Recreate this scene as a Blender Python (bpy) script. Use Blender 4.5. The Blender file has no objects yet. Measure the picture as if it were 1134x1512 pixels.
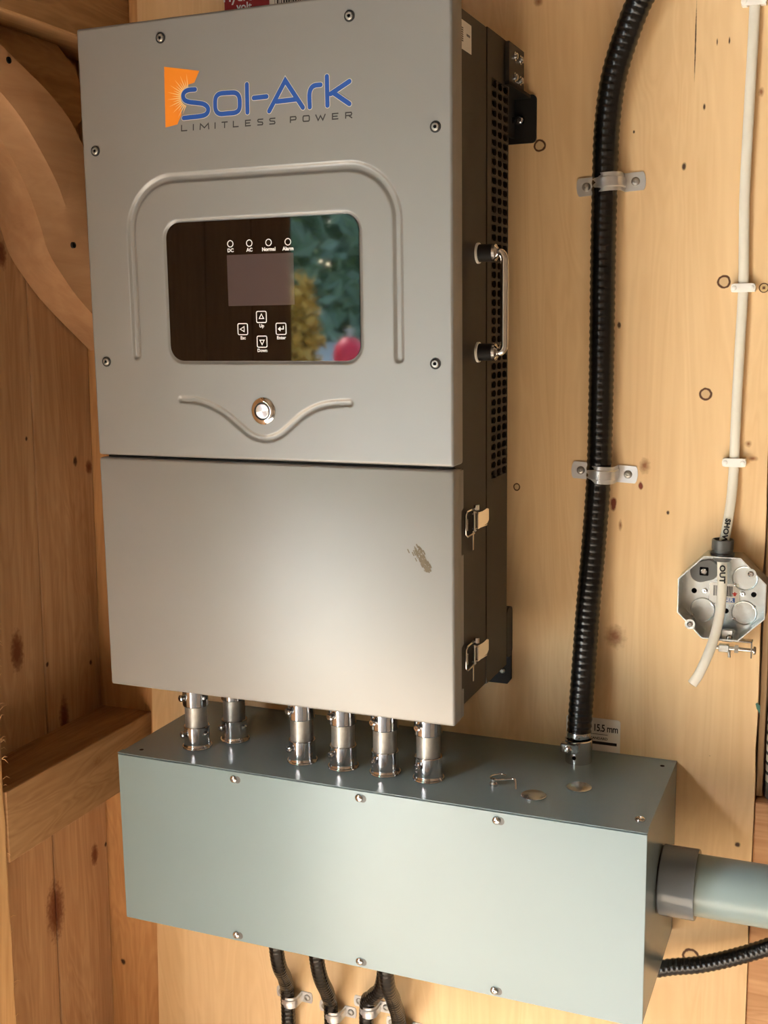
import bpy, bmesh, math, random
import numpy as np
from mathutils import Vector, Matrix

random.seed(4)
S = bpy.context.scene
COL = S.collection
ZO = 1.10            # height of the inverter's lower edge above the floor (model z=0 -> world z=1.10)

# ------------------------------------------------------------------ camera
CX, CY, CZ = 0.8788, -1.5016, 0.4585
YAW, PITCH, ROLL = math.radians(22.443), math.radians(9.379), math.radians(-0.778)
FPX = 1700.28
Fv = Vector((-math.sin(YAW)*math.cos(PITCH), math.cos(YAW)*math.cos(PITCH), -math.sin(PITCH)))
R0 = Fv.cross(Vector((0, 0, 1))).normalized()
U0 = R0.cross(Fv)
Rv = math.cos(ROLL)*R0 + math.sin(ROLL)*U0
Uv = -math.sin(ROLL)*R0 + math.cos(ROLL)*U0
cd = bpy.data.cameras.new('camera')
cam = bpy.data.objects.new('camera', cd)
COL.objects.link(cam)
cd.sensor_fit = 'VERTICAL'
cd.sensor_height = 24.0
cd.lens = FPX/1512*24.0
cd.clip_start = 0.02
M = Matrix((Rv, Uv, -Fv)).transposed().to_4x4()
M.translation = Vector((CX, CY, CZ+ZO))
cam.matrix_world = M
S.camera = cam

# ------------------------------------------------------------------ world, sun, exposure
S.view_settings.view_transform = 'Standard'
S.view_settings.look = 'None'
S.view_settings.gamma = 1.0
S.view_settings.use_curve_mapping = False
S.view_settings.exposure = 1.86
S.cycles.max_bounces = 6
S.cycles.diffuse_bounces = 4
S.cycles.glossy_bounces = 4
S.cycles.adaptive_threshold = 0.05
w = bpy.data.worlds.new('sky')
S.world = w
w.use_nodes = True
nt = w.node_tree
nt.nodes.clear()
wo = nt.nodes.new('ShaderNodeOutputWorld')
wb = nt.nodes.new('ShaderNodeBackground')
sk = nt.nodes.new('ShaderNodeTexSky')
sk.sky_type = 'NISHITA'
sk.sun_disc = False
sk.sun_elevation = math.radians(48)
sk.sun_rotation = math.radians(200)
sk.air_density = 1.2
sk.dust_density = 2.5
wb.inputs['Strength'].default_value = 1.5
nt.links.new(sk.outputs[0], wb.inputs[0])
nt.links.new(wb.outputs[0], wo.inputs[0])
sd = bpy.data.lights.new('sun', 'SUN')
sd.energy = 13.0
sd.angle = math.radians(0.6)
sd.color = (1.0, 0.98, 0.95)
sun = bpy.data.objects.new('sun', sd)
COL.objects.link(sun)
sun.rotation_euler = Vector((0.60, 0.26, -0.76)).to_track_quat('-Z', 'Y').to_euler()

# ------------------------------------------------------------------ helpers
def lin(c):
    return tuple(((v/255)/12.92 if v/255 <= 0.04045 else ((v/255+0.055)/1.055)**2.4) for v in c)

def px(u, v, y=0.0):
    """photograph pixel -> model point on the plane y = const (wall is y=0)"""
    d = Fv + Rv*((u-567)/FPX) + Uv*((756-v)/FPX)
    t = (y-CY)/d.y
    return Vector((CX, CY, CZ)) + d*t

def pxx(u, v, x):
    d = Fv + Rv*((u-567)/FPX) + Uv*((756-v)/FPX)
    t = (x-CX)/d.x
    return Vector((CX, CY, CZ)) + d*t

def pxz(u, v, z):
    d = Fv + Rv*((u-567)/FPX) + Uv*((756-v)/FPX)
    t = (z-CZ)/d.z
    return Vector((CX, CY, CZ)) + d*t

WL = {}
def empty(name, loc):
    o = bpy.data.objects.new(name, None)
    o.empty_display_size = 0.05
    COL.objects.link(o)
    o.location = Vector(loc) + Vector((0, 0, ZO))
    WL[o.name] = Vector(loc)
    return o

def tag(o, label=None, cat=None, group=None, kind=None):
    if label: o['label'] = label
    if cat: o['category'] = cat
    if group: o['group'] = group
    if kind: o['kind'] = kind
    return o

def mk(name, bm, mat, parent=None, smooth=None, label=None, xf=None):
    """link a bmesh (model coordinates) as one mesh object; origin at its base"""
    if xf is not None:
        bmesh.ops.transform(bm, matrix=xf, verts=bm.verts)
    bmesh.ops.recalc_face_normals(bm, faces=bm.faces)
    co = [v.co for v in bm.verts]
    mn = Vector((min(c.x for c in co), min(c.y for c in co), min(c.z for c in co)))
    mx = Vector((max(c.x for c in co), max(c.y for c in co), max(c.z for c in co)))
    org = Vector(((mn.x+mx.x)/2, (mn.y+mx.y)/2, mn.z))
    for v in bm.verts: v.co -= org
    me = bpy.data.meshes.new(name)
    bm.to_mesh(me); bm.free()
    if smooth:
        me.polygons.foreach_set('use_smooth', [True]*len(me.polygons))
        me.set_sharp_from_angle(angle=math.radians(smooth))
    me.materials.append(mat)
    o = bpy.data.objects.new(name, me)
    COL.objects.link(o)
    WL[o.name] = org
    if parent is not None:
        o.parent = parent
        o.location = org - WL[parent.name]
    else:
        o.location = org + Vector((0, 0, ZO))
    if label: o['label'] = label
    return o

def B(): return bmesh.new()

def box(bm, x0, x1, y0, y1, z0, z1, bev=0, seg=2, shear=0):
    r = bmesh.ops.create_cube(bm, size=1.0)
    vs = r['verts']
    for v in vs:
        v.co = Vector((x0+(v.co.x+.5)*(x1-x0), y0+(v.co.y+.5)*(y1-y0), z0+(v.co.z+.5)*(z1-z0)))
    if bev:
        es = list({e for v in vs for e in v.link_edges})
        r = bmesh.ops.bevel(bm, geom=es, offset=bev, segments=seg, affect='EDGES', profile=0.5)
        vs = list({v for f in r['faces'] for v in f.verts})
    if shear:
        for v in vs: v.co.x += shear*v.co.z
    return vs

def frames(pts, ref=None):
    n = len(pts)
    T = []
    for i in range(n):
        a = pts[max(0, i-1)]; b = pts[min(n-1, i+1)]
        T.append((b-a).normalized())
    if ref is None:
        ref = Vector((0, -1, 0)) if abs(T[0].y) < 0.9 else Vector((1, 0, 0))
    N = []
    nrm = (ref - T[0]*ref.dot(T[0])).normalized()
    for i in range(n):
        nrm = (nrm - T[i]*nrm.dot(T[i])).normalized()
        N.append(nrm.copy())
    return T, N

def tube(bm, pts, r, seg=16, caps=True, ry=None, ref=None):
    pts = [Vector(p) for p in pts]
    n = len(pts)
    rr = list(r) if hasattr(r, '__len__') else [r]*n
    T, N = frames(pts, ref)
    rings = []
    for i in range(n):
        bn = T[i].cross(N[i])
        k = ry/rr[i] if ry else 1.0
        rings.append([bm.verts.new(pts[i] + rr[i]*(math.cos(a)*N[i]*k + math.sin(a)*bn))
                      for a in [2*math.pi*j/seg for j in range(seg)]])
    for i in range(n-1):
        for j in range(seg):
            bm.faces.new((rings[i][j], rings[i][(j+1) % seg], rings[i+1][(j+1) % seg], rings[i+1][j]))
    if caps:
        bm.faces.new(rings[0][::-1]); bm.faces.new(rings[-1])

def lathe(bm, c, axis, prof, seg=24, a0=0.0):
    """profile of (radius, height) along axis from point c"""
    c = Vector(c); ax = Vector(axis).normalized()
    t = Vector((0, 0, 1)) if abs(ax.z) < 0.9 else Vector((1, 0, 0))
    u = ax.cross(t).normalized(); v = ax.cross(u)
    prev = None
    for (r, h) in prof:
        if r < 1e-7:
            cur = [bm.verts.new(c+ax*h)]
        else:
            cur = [bm.verts.new(c+ax*h+r*(math.cos(a0+2*math.pi*j/seg)*u+math.sin(a0+2*math.pi*j/seg)*v)) for j in range(seg)]
        if prev is not None:
            if len(prev) == 1 and len(cur) > 1:
                for j in range(seg): bm.faces.new((prev[0], cur[j], cur[(j+1) % seg]))
            elif len(cur) == 1 and len(prev) > 1:
                for j in range(seg): bm.faces.new((prev[j], prev[(j+1) % seg], cur[0]))
            elif len(cur) > 1:
                for j in range(seg): bm.faces.new((prev[j], prev[(j+1) % seg], cur[(j+1) % seg], cur[j]))
        prev = cur

def prism(bm, poly, fa, fb):
    """poly: 2-D outline, fa/fb map a 2-D point to the front / back 3-D point"""
    a = [bm.verts.new(fa(*p)) for p in poly]
    b = [bm.verts.new(fb(*p)) for p in poly]
    n = len(poly)
    bm.faces.new(a); bm.faces.new(b[::-1])
    for i in range(n):
        bm.faces.new((a[i], b[i], b[(i+1) % n], a[(i+1) % n]))

def rrect(x0, x1, z0, z1, r, n=6):
    out = []
    for cx, cz, a in ((x1-r, z1-r, 0), (x0+r, z1-r, 90), (x0+r, z0+r, 180), (x1-r, z0+r, 270)):
        for i in range(n+1):
            t = math.radians(a+90*i/n)
            out.append((cx+r*math.cos(t), cz+r*math.sin(t)))
    return out

def spline(P, n=8):
    P = [Vector(p) for p in P]
    Q = [2*P[0]-P[1]] + P + [2*P[-1]-P[-2]]
    out = []
    for i in range(1, len(Q)-2):
        p0, p1, p2, p3 = Q[i-1], Q[i], Q[i+1], Q[i+2]
        for k in range(n):
            t = k/n
            out.append(0.5*((2*p1)+(p2-p0)*t+(2*p0-5*p1+4*p2-p3)*t*t+(3*p1-p0-3*p2+p3)*t**3))
    out.append(Q[-2])
    return out

def resample(P, step):
    out = [P[0].copy()]; acc = 0.0
    for a, b in zip(P, P[1:]):
        L = (b-a).length
        d = step-acc
        while d <= L:
            out.append(a.lerp(b, d/L)); d += step
        acc = L-(d-step)
    return out

def stroke(bm, pts, wd, f, closed=False, cap=True):
    """flat rounded ribbon along 2-D points, placed by f(u, v)"""
    P = [Vector((p[0], p[1])) for p in pts]
    n = len(P)
    L, Rr = [], []
    for i in range(n):
        if closed: a, b, c = P[i-1], P[i], P[(i+1) % n]
        else: a, b, c = P[max(i-1, 0)], P[i], P[min(i+1, n-1)]
        d1 = (b-a) if (b-a).length > 1e-9 else (c-b)
        d2 = (c-b) if (c-b).length > 1e-9 else (b-a)
        d1 = d1.normalized(); d2 = d2.normalized()
        t = (d1+d2).normalized() if (d1+d2).length > 1e-6 else d1
        nn = Vector((-t.y, t.x))
        k = 1/max(0.5, t.dot(d1))
        L.append(b+nn*wd/2*k); Rr.append(b-nn*wd/2*k)
    vl = [bm.verts.new(f(*p)) for p in L]; vr = [bm.verts.new(f(*p)) for p in Rr]
    for i in range(n if closed else n-1):
        j = (i+1) % n
        bm.faces.new((vl[i], vr[i], vr[j], vl[j]))
    if cap and not closed:
        for i, s, q in ((0, -1, 1), (n-1, 1, n-2)):
            d = (P[i]-P[q]).normalized()
            nn = Vector((-d.y, d.x))
            vs = [bm.verts.new(f(*(P[i]+wd/2*(math.cos(a)*d+math.sin(a)*nn)))) for a in [math.radians(-90+180*k/6) for k in range(7)]]
            bm.faces.new(vs)

def text_bm(s, size, f, align='CENTER', bold=0.0, spacing=1.0):
    cu = bpy.data.curves.new('lettering', 'FONT')
    cu.body = s; cu.size = size; cu.align_x = align; cu.align_y = 'CENTER'
    cu.offset = bold; cu.resolution_u = 3; cu.space_character = spacing
    o = bpy.data.objects.new('lettering', cu)
    COL.objects.link(o)
    dg = bpy.context.evaluated_depsgraph_get()
    me = bpy.data.meshes.new_from_object(o.evaluated_get(dg))
    bm = bmesh.new(); bm.from_mesh(me)
    bpy.data.objects.remove(o); bpy.data.meshes.remove(me); bpy.data.curves.remove(cu)
    for v in bm.verts: v.co = Vector(f(v.co.x, v.co.y))
    return bm

def merge(bm, other):
    me = bpy.data.meshes.new('tmp'); other.to_mesh(me); other.free()
    bm.from_mesh(me); bpy.data.meshes.remove(me)

# ------------------------------------------------------------------ materials
def principled(name):
    m = bpy.data.materials.new(name); m.use_nodes = True
    return m, m.node_tree, m.node_tree.nodes['Principled BSDF']

def N(t, typ, **kw):
    n = t.nodes.new(typ)
    for k, v in kw.items(): setattr(n, k, v)
    return n

def pos_node(t):
    g = N(t, 'ShaderNodeNewGeometry')
    s = N(t, 'ShaderNodeVectorMath', operation='SUBTRACT')
    t.links.new(g.outputs['Position'], s.inputs[0])
    s.inputs[1].default_value = (0, 0, ZO)
    return s.outputs[0]

def plain(name, rgb, rough=0.5, metal=0.0, var=0.06, vscale=30, bump=0.0, bscale=600, coat=0.0, spec=0.5):
    m, t, p = principled(name)
    c = lin(rgb)
    pos = pos_node(t)
    nz = N(t, 'ShaderNodeTexNoise'); nz.inputs['Scale'].default_value = vscale; nz.inputs['Detail'].default_value = 1
    t.links.new(pos, nz.inputs['Vector'])
    mx = N(t, 'ShaderNodeMix', data_type='RGBA')
    mx.inputs['A'].default_value = (*[v*(1-var) for v in c], 1)
    mx.inputs['B'].default_value = (*[min(1, v*(1+var)) for v in c], 1)
    t.links.new(nz.outputs['Fac'], mx.inputs['Factor'])
    t.links.new(mx.outputs['Result'], p.inputs['Base Color'])
    p.inputs['Roughness'].default_value = rough
    p.inputs['Metallic'].default_value = metal
    p.inputs['Specular IOR Level'].default_value = spec
    if coat: p.inputs['Coat Weight'].default_value = coat; p.inputs['Coat Roughness'].default_value = 0.05
    if bump:
        n2 = N(t, 'ShaderNodeTexNoise'); n2.inputs['Scale'].default_value = bscale; n2.inputs['Detail'].default_value = 2
        t.links.new(pos, n2.inputs['Vector'])
        b = N(t, 'ShaderNodeBump'); b.inputs['Strength'].default_value = bump; b.inputs['Distance'].default_value = 0.0006
        t.links.new(n2.outputs['Fac'], b.inputs['Height'])
        t.links.new(b.outputs[0], p.inputs['Normal'])
    return m

def wood(name, light, dark, grain='Z', knots=(), rough=0.62, contrast=1.0, tone=0.5, fine=90, finew=1.0):
    """procedural timber. knots: (centre, radius, stretch along grain, kind) kind 'ring' | 'dark' | 'soft'"""
    m, t, p = principled(name)
    L = t.links.new
    pos = pos_node(t)
    oi = N(t, 'ShaderNodeObjectInfo')
    off = N(t, 'ShaderNodeVectorMath', operation='SCALE'); off.inputs[0].default_value = (3.1, 5.7, 9.3)
    L(oi.outputs['Random'], off.inputs['Scale'])
    pj = N(t, 'ShaderNodeVectorMath', operation='ADD'); L(pos, pj.inputs[0]); L(off.outputs[0], pj.inputs[1])
    mp = N(t, 'ShaderNodeMapping')
    sc = {'X': (0.05, 1, 1), 'Y': (1, 0.05, 1), 'Z': (1, 1, 0.05)}[grain]
    mp.inputs['Scale'].default_value = sc
    L(pj.outputs[0], mp.inputs['Vector'])
    n1 = N(t, 'ShaderNodeTexNoise'); n1.inputs['Scale'].default_value = fine; n1.inputs['Detail'].default_value = 5; n1.inputs['Distortion'].default_value = 0.6
    L(mp.outputs[0], n1.inputs['Vector'])
    mp2 = N(t, 'ShaderNodeMapping')
    mp2.inputs['Scale'].default_value = {'X': (0.14, 1, 1), 'Y': (1, 0.14, 1), 'Z': (1, 1, 0.14)}[grain]
    L(pj.outputs[0], mp2.inputs['Vector'])
    n2 = N(t, 'ShaderNodeTexNoise'); n2.inputs['Scale'].default_value = 11; n2.inputs['Detail'].default_value = 3; n2.inputs['Distortion'].default_value = 1.2
    L(mp2.outputs[0], n2.inputs['Vector'])
    # contour lines of the low noise = cathedral grain
    ml = N(t, 'ShaderNodeMath', operation='MULTIPLY'); L(n2.outputs['Fac'], ml.inputs[0]); ml.inputs[1].default_value = 90
    sn = N(t, 'ShaderNodeMath', operation='SINE'); L(ml.outputs[0], sn.inputs[0])
    m1 = N(t, 'ShaderNodeMath', operation='MULTIPLY_ADD'); L(sn.outputs[0], m1.inputs[0]); m1.inputs[1].default_value = 0.09*contrast
    fw = N(t, 'ShaderNodeMath', operation='MULTIPLY_ADD'); L(n1.outputs['Fac'], fw.inputs[0]); fw.inputs[1].default_value = finew; fw.inputs[2].default_value = 0.5*(1-finew); L(fw.outputs[0], m1.inputs[2])
    m2 = N(t, 'ShaderNodeMath', operation='MULTIPLY_ADD'); L(n2.outputs['Fac'], m2.inputs[0]); m2.inputs[1].default_value = 0.55*contrast; L(m1.outputs[0], m2.inputs[2])
    rv = N(t, 'ShaderNodeMath', operation='MULTIPLY_ADD'); L(oi.outputs['Random'], rv.inputs[0]); rv.inputs[1].default_value = 0.16; L(m2.outputs[0], rv.inputs[2])
    mr = N(t, 'ShaderNodeMapRange'); mr.inputs['From Min'].default_value = 0.45; mr.inputs['From Max'].default_value = 1.25
    L(rv.outputs[0], mr.inputs['Value'])
    mx = N(t, 'ShaderNodeMix', data_type='RGBA'); mx.inputs['A'].default_value = (*lin(light), 1); mx.inputs['B'].default_value = (*lin(dark), 1)
    L(mr.outputs[0], mx.inputs['Factor'])
    col = mx.outputs['Result']
    if knots:
        nd = N(t, 'ShaderNodeTexNoise'); nd.inputs['Scale'].default_value = 160; nd.inputs['Detail'].default_value = 2
        L(pos, nd.inputs['Vector'])
        ndm = N(t, 'ShaderNodeMath', operation='SUBTRACT'); L(nd.outputs['Fac'], ndm.inputs[0]); ndm.inputs[1].default_value = 0.5
    for c, r, st, kind in knots:
        sb = N(t, 'ShaderNodeVectorMath', operation='SUBTRACT'); L(pos, sb.inputs[0]); sb.inputs[1].default_value = tuple(c)
        ms = N(t, 'ShaderNodeVectorMath', operation='MULTIPLY'); L(sb.outputs[0], ms.inputs[0])
        k = {'X': (1/st, 1, 1), 'Y': (1, 1/st, 1), 'Z': (1, 1, 1/st)}[grain]
        ms.inputs[1].default_value = tuple(v/r for v in k)
        ln = N(t, 'ShaderNodeVectorMath', operation='LENGTH'); L(ms.outputs[0], ln.inputs[0])
        ad = N(t, 'ShaderNodeMath', operation='MULTIPLY_ADD'); L(ndm.outputs[0], ad.inputs[0]); ad.inputs[1].default_value = 0.7 if kind != 'ring' else 0.26; L(ln.outputs['Value'], ad.inputs[2])
        cr = N(t, 'ShaderNodeValToRGB'); L(ad.outputs[0], cr.inputs['Fac'])
        e = cr.color_ramp.elements
        if kind == 'ring':
            tgt = (74, 36, 12)
            e[0].position = 0.58; e[0].color = (0.20, 0.20, 0.20, 1)
            e[1].position = 0.70; e[1].color = (0.97, 0.97, 0.97, 1)
            q = e.new(0.88); q.color = (0.97, 0.97, 0.97, 1)
            q = e.new(0.97); q.color = (0.15, 0.15, 0.15, 1)
            q = e.new(1.0); q.color = (0, 0, 0, 1)
        elif kind == 'dark':
            tgt = (52, 22, 10)
            e[0].position = 0.45; e[0].color = (0.95, 0.95, 0.95, 1)
            e[1].position = 0.95; e[1].color = (0, 0, 0, 1)
        elif kind == 'knot':
            tgt = (104, 48, 22)
            e[0].position = 0.30; e[0].color = (0.92, 0.92, 0.92, 1)
            e[1].position = 1.0; e[1].color = (0, 0, 0, 1)
            q = e.new(0.62); q.color = (0.7, 0.7, 0.7, 1)
        elif kind == 'red':
            tgt = (112, 34, 18)
            e[0].position = 0.55; e[0].color = (0.95, 0.95, 0.95, 1)
            e[1].position = 0.95; e[1].color = (0, 0, 0, 1)
        else:
            tgt = (128, 66, 26)
            e[0].position = 0.15; e[0].color = (0.85, 0.85, 0.85, 1)
            e[1].position = 1.0; e[1].color = (0, 0, 0, 1)
            q = e.new(0.55); q.color = (0.45, 0.45, 0.45, 1)
        mk_ = N(t, 'ShaderNodeMix', data_type='RGBA'); L(cr.outputs['Color'], mk_.inputs['Factor']); L(col, mk_.inputs['A']); mk_.inputs['B'].default_value = (*lin(tgt), 1)
        col = mk_.outputs['Result']
    L(col, p.inputs['Base Color'])
    p.inputs['Roughness'].default_value = rough
    p.inputs['Specular IOR Level'].default_value = 0.3
    b = N(t, 'ShaderNodeBump'); b.inputs['Strength'].default_value = 0.18; b.inputs['Distance'].default_value = 0.001
    L(n1.outputs['Fac'], b.inputs['Height']); L(b.outputs[0], p.inputs['Normal'])
    return m

LW0, LEAN = -0.2549, 0.0193        # left wall plane: x = LW0 + LEAN*z
def lwp(u, v):
    q = pxx(u, v, LW0)
    return pxx(u, v, LW0+LEAN*q.z)

WK = [(797, 215, .0085, 1.0, 'ring'), (1069, 416, .0088, 1.0, 'ring'), (1042, 582, .0086, 1.0, 'ring'), (1020, 1412, .0125, 1.0, 'ring'),
      (763, 719, .0052, 1.1, 'ring'), (1010, 246, .0035, 1.6, 'dark'), (1040, 158, .002, 2.5, 'dark'), (936, 195, .0018, 1.5, 'dark'),
      (893, 126, .003, 2.4, 'soft'), (1124, 136, .004, 1.6, 'soft'), (914, 480, .003, 1.8, 'dark'), (906, 744, .0052, 2.1, 'red'), (916, 775, .003, 3.0, 'soft'),
      (946, 717, .0038, 1.6, 'red'), (986, 757, .0026, 1.3, 'dark'), (1089, 1247, .0045, 1.0, 'dark'), (908, 940, .016, 1.2, 'soft'),
      (795, 2, .007, 1.0, 'soft'), (1027, 60, .0011, 50, 'dark'), (1059, 62, .0012, 4, 'dark'), (1077, 60, .0012, 4, 'dark'),
      (952, 688, .008, 1.5, 'soft'), (1105, 655, .005, 1.0, 'soft'), (1112, 677, .007, 0.6, 'soft'), (1048, 1116, .0012, 0.3, 'dark')]
M_PLY = wood('plywood', (238, 208, 162), (208, 168, 118), 'Z', [(px(u, v, 0), r, s, k) for u, v, r, s, k in WK], contrast=0.55, fine=60, finew=0.5)
LK = [(25, 962, .016, 2.3, 'knot'), (95, 1060, .013, 3.0, 'knot'), (103, 457, .008, 1.8, 'knot'), (39, 648, .0035, 1.4, 'dark'),
      (111, 681, .006, 1.6, 'dark'), (131, 690, .009, 1.5, 'knot'), (134, 978, .0045, 1.3, 'dark'), (70, 981, .004, 1.2, 'dark'),
      (2, 375, .012, 2.0, 'knot'), (82, 1345, .024, 2.4, 'knot'), (140, 1262, .011, 2.0, 'knot'), (156, 1247, .004, 1.5, 'dark')]
M_BOARD = wood('pine_board', (206, 168, 128), (164, 122, 84), 'Z', [(lwp(u, v), r, s, k) for u, v, r, s, k in LK], contrast=0.9)
M_BOARD2 = wood('orange_pine_board', (220, 172, 118), (184, 132, 82), 'Z', [(px(182, 1420, .0155), .006, 1.2, 'dark')], contrast=0.9)
M_GIRT = wood('rough_girt', (192, 154, 110), (150, 110, 72), 'Y', [(pxx(150, 1126, -.155), .012, 1.6, 'soft'), (pxx(60, 1200, -.155), .008, 1.6, 'soft')])
M_POST = wood('rough_post', (226, 188, 136), (192, 146, 96), 'Z', [(pxx(5, 1460, -.155), .012, 1.6, 'soft')], fine=60)
M_BRACE = wood('brace_wood', (204, 162, 122), (168, 122, 84), 'Y', fine=36, contrast=0.3)
M_LEDGE = wood('ledge_pine', (210, 166, 122), (174, 126, 84), 'X')
M_BATTEN = wood('weathered_batten', (204, 180, 144), (170, 142, 106), 'Z')
M_ROOM = plain('room_board', (112, 92, 72), 0.7, 0.0, 0.12, 6)
M_FLOOR = plain('floor_plywood', (184, 168, 146), 0.7, 0.0, 0.12, 6)
M_COVER = plain('cover_grey_paint', (137, 136, 133), 0.38, 0.28, 0.03, 14, 0.10, 1500)
M_BODY = plain('dark_brown_paint', (38, 32, 25), 0.5, 0.0, 0.08, 20, 0.25, 900)
M_BLACK = plain('black_paint', (14, 14, 14), 0.6, 0.0, 0.1, 40)
M_VOID = plain('vent_interior', (6, 6, 6), 0.9, 0.0, 0.1, 40, spec=0.1)
M_TROUGH = plain('grey_enamel', (120, 138, 141), 0.24, 0.0, 0.03, 10, 0.06, 900)
M_TROUGHTOP = M_TROUGH
M_ZINC = plain('bright_zinc', (205, 207, 210), 0.13, 1.0, 0.05, 60)
M_STEEL = plain('dull_conduit_steel', (168, 166, 160), 0.42, 0.85, 0.16, 160, 0.1, 500)
M_GALV = plain('galvanised_plate', (206, 212, 212), 0.27, 0.9, 0.14, 90, 0.5, 120)
M_STRAP = plain('strap_zinc', (212, 214, 216), 0.30, 0.75, 0.08, 90)
M_CHROME = plain('chrome', (225, 225, 225), 0.06, 1.0, 0.02, 50)
M_FLEX = plain('black_pvc_jacket', (17, 17, 17), 0.26, 0.0, 0.1, 60)
M_PVC = plain('grey_pvc', (128, 144, 142), 0.3, 0.0, 0.05, 25)
M_PVC2 = plain('grey_pvc_coupling', (116, 126, 136), 0.16, 0.0, 0.05, 25)
M_CABLE = plain('cable_sheath', (226, 222, 208), 0.45, 0.0, 0.04, 60)
M_WHITE = plain('white_plastic', (240, 238, 232), 0.4, 0.0, 0.02, 60)
M_BRASS = plain('yellow_zinc', (214, 186, 134), 0.4, 0.3)
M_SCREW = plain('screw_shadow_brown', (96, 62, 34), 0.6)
M_INK = plain('black_ink', (22, 20, 20), 0.6, 0.0, 0.1, 60)
M_GREYPL = plain('dark_grey_plastic', (86, 86, 84), 0.4, 0.0, 0.06, 60)
M_GLASS = plain('gloss_black_display', (5, 5, 6), 0.03, 0.0, 0.02, 20, spec=0.7)
M_LCD = plain('lcd_glass', (74, 64, 64), 0.05, 0.0, 0.04, 20, spec=0.7)
M_PRINT = plain('white_print', (226, 226, 226), 0.5, 0.0, 0.02, 20)
M_BLUE = plain('logo_blue', (26, 78, 160), 0.4, 0.0, 0.03, 20)
M_ORANGE = plain('logo_orange', (232, 134, 26), 0.4, 0.0, 0.03, 20)
M_HALO = plain('logo_halo', (206, 200, 196), 0.45, 0.0, 0.02, 20)
M_RAY = plain('logo_rays', (240, 196, 132), 0.45, 0.0, 0.02, 20)
M_CHAR = plain('logo_charcoal', (44, 42, 42), 0.5, 0.0, 0.02, 20)
M_RED = plain('red_carton', (150, 18, 24), 0.45, 0.0, 0.04, 20)
M_PAPER = plain('label_paper', (226, 222, 214), 0.55, 0.0, 0.03, 60)
M_STAIN = plain('brown_smudge', (106, 96, 78), 0.7, 0.0, 0.2, 200)
M_BLUEPR = plain('blue_print', (40, 84, 150), 0.5)
M_REDPR = plain('red_print', (206, 60, 50), 0.5)
M_GREENPT = plain('green_paint_mark', (40, 96, 78), 0.5)
M_GRASS = plain('pale_gravel', (186, 186, 172), 0.9, 0.0, 0.25, 3)
M_LEAF = plain('leaves', (150, 172, 146), 0.6, 0.0, 0.4, 4)
_t = M_LEAF.node_tree; _p = _t.nodes['Principled BSDF']; _o = _t.nodes['Material Output']
_tr = N(_t, 'ShaderNodeBsdfTranslucent'); _tr.inputs[0].default_value = (*lin((160, 184, 136)), 1)
_mx = N(_t, 'ShaderNodeMixShader'); _mx.inputs[0].default_value = 0.45
_t.links.new(_p.outputs[0], _mx.inputs[1]); _t.links.new(_tr.outputs[0], _mx.inputs[2]); _t.links.new(_mx.outputs[0], _o.inputs['Surface'])
M_SHRUB = plain('yellow_leaves', (190, 150, 60), 0.6, 0.0, 0.2, 4)
M_BARK = plain('bark', (110, 84, 58), 0.8, 0.0, 0.3, 10)
M_TARP = plain('red_cylinder_paint', (205, 30, 48), 0.5, 0.0, 0.1, 4)

# ================================================================== SETTING
FZ, CZT = -1.10, 1.30           # floor, ceiling
XR, YF = 1.90, -2.85            # right wall, front wall
DY0, DY1, DZ = -2.70, -1.34, 0.95   # doorway in the left wall
def lx(z, d=0.0): return LW0 + LEAN*z + d

bm = B(); box(bm, -0.45, XR+.1, YF-.1, 0.15, FZ-.06, FZ); tag(mk('floor', bm, M_FLOOR), kind='structure')
bm = B(); box(bm, -0.45, XR+.1, YF-.1, 0.15, CZT, CZT+.05); tag(mk('ceiling', bm, M_ROOM), kind='structure')
bm = B(); box(bm, XR, XR+.05, YF, 0.12, FZ, CZT); tag(mk('wall_right', bm, M_ROOM), kind='structure')
bm = B(); box(bm, -0.40, XR, YF-.05, YF, FZ, CZT); tag(mk('wall_front', bm, M_ROOM), kind='structure')

bm = B()
box(bm, LW0-.055, LW0-.024, DY1, .12, FZ, CZT, shear=LEAN)
box(bm, LW0-.055, LW0-.024, DY0, DY1, DZ, CZT, shear=LEAN)
box(bm, LW0-.055, LW0-.024, YF, DY0, FZ, CZT, shear=LEAN)
wl = tag(mk('wall_left', bm, M_ROOM), kind='structure')
edges = [.0150, -.1255, -.268, -.412, -.556, -.70, -.844, -.99, -1.165, DY1]
for i in range(len(edges)-1):
    bm = B(); box(bm, LW0-.022, LW0, edges[i+1]+.0016, edges[i]-.0016, FZ, CZT, 0.0012, 1, shear=LEAN)
    mk('plank', bm, M_BOARD, wl)

bm = B(); box(bm, -0.34, XR, .10, .12, FZ, CZT)
wbk = tag(mk('wall_back', bm, M_ROOM), kind='structure')
bm = B(); box(bm, -.275, -.085, .0156, .038, FZ, CZT, 0.001, 1); mk('plank', bm, M_BOARD2, wbk)
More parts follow.
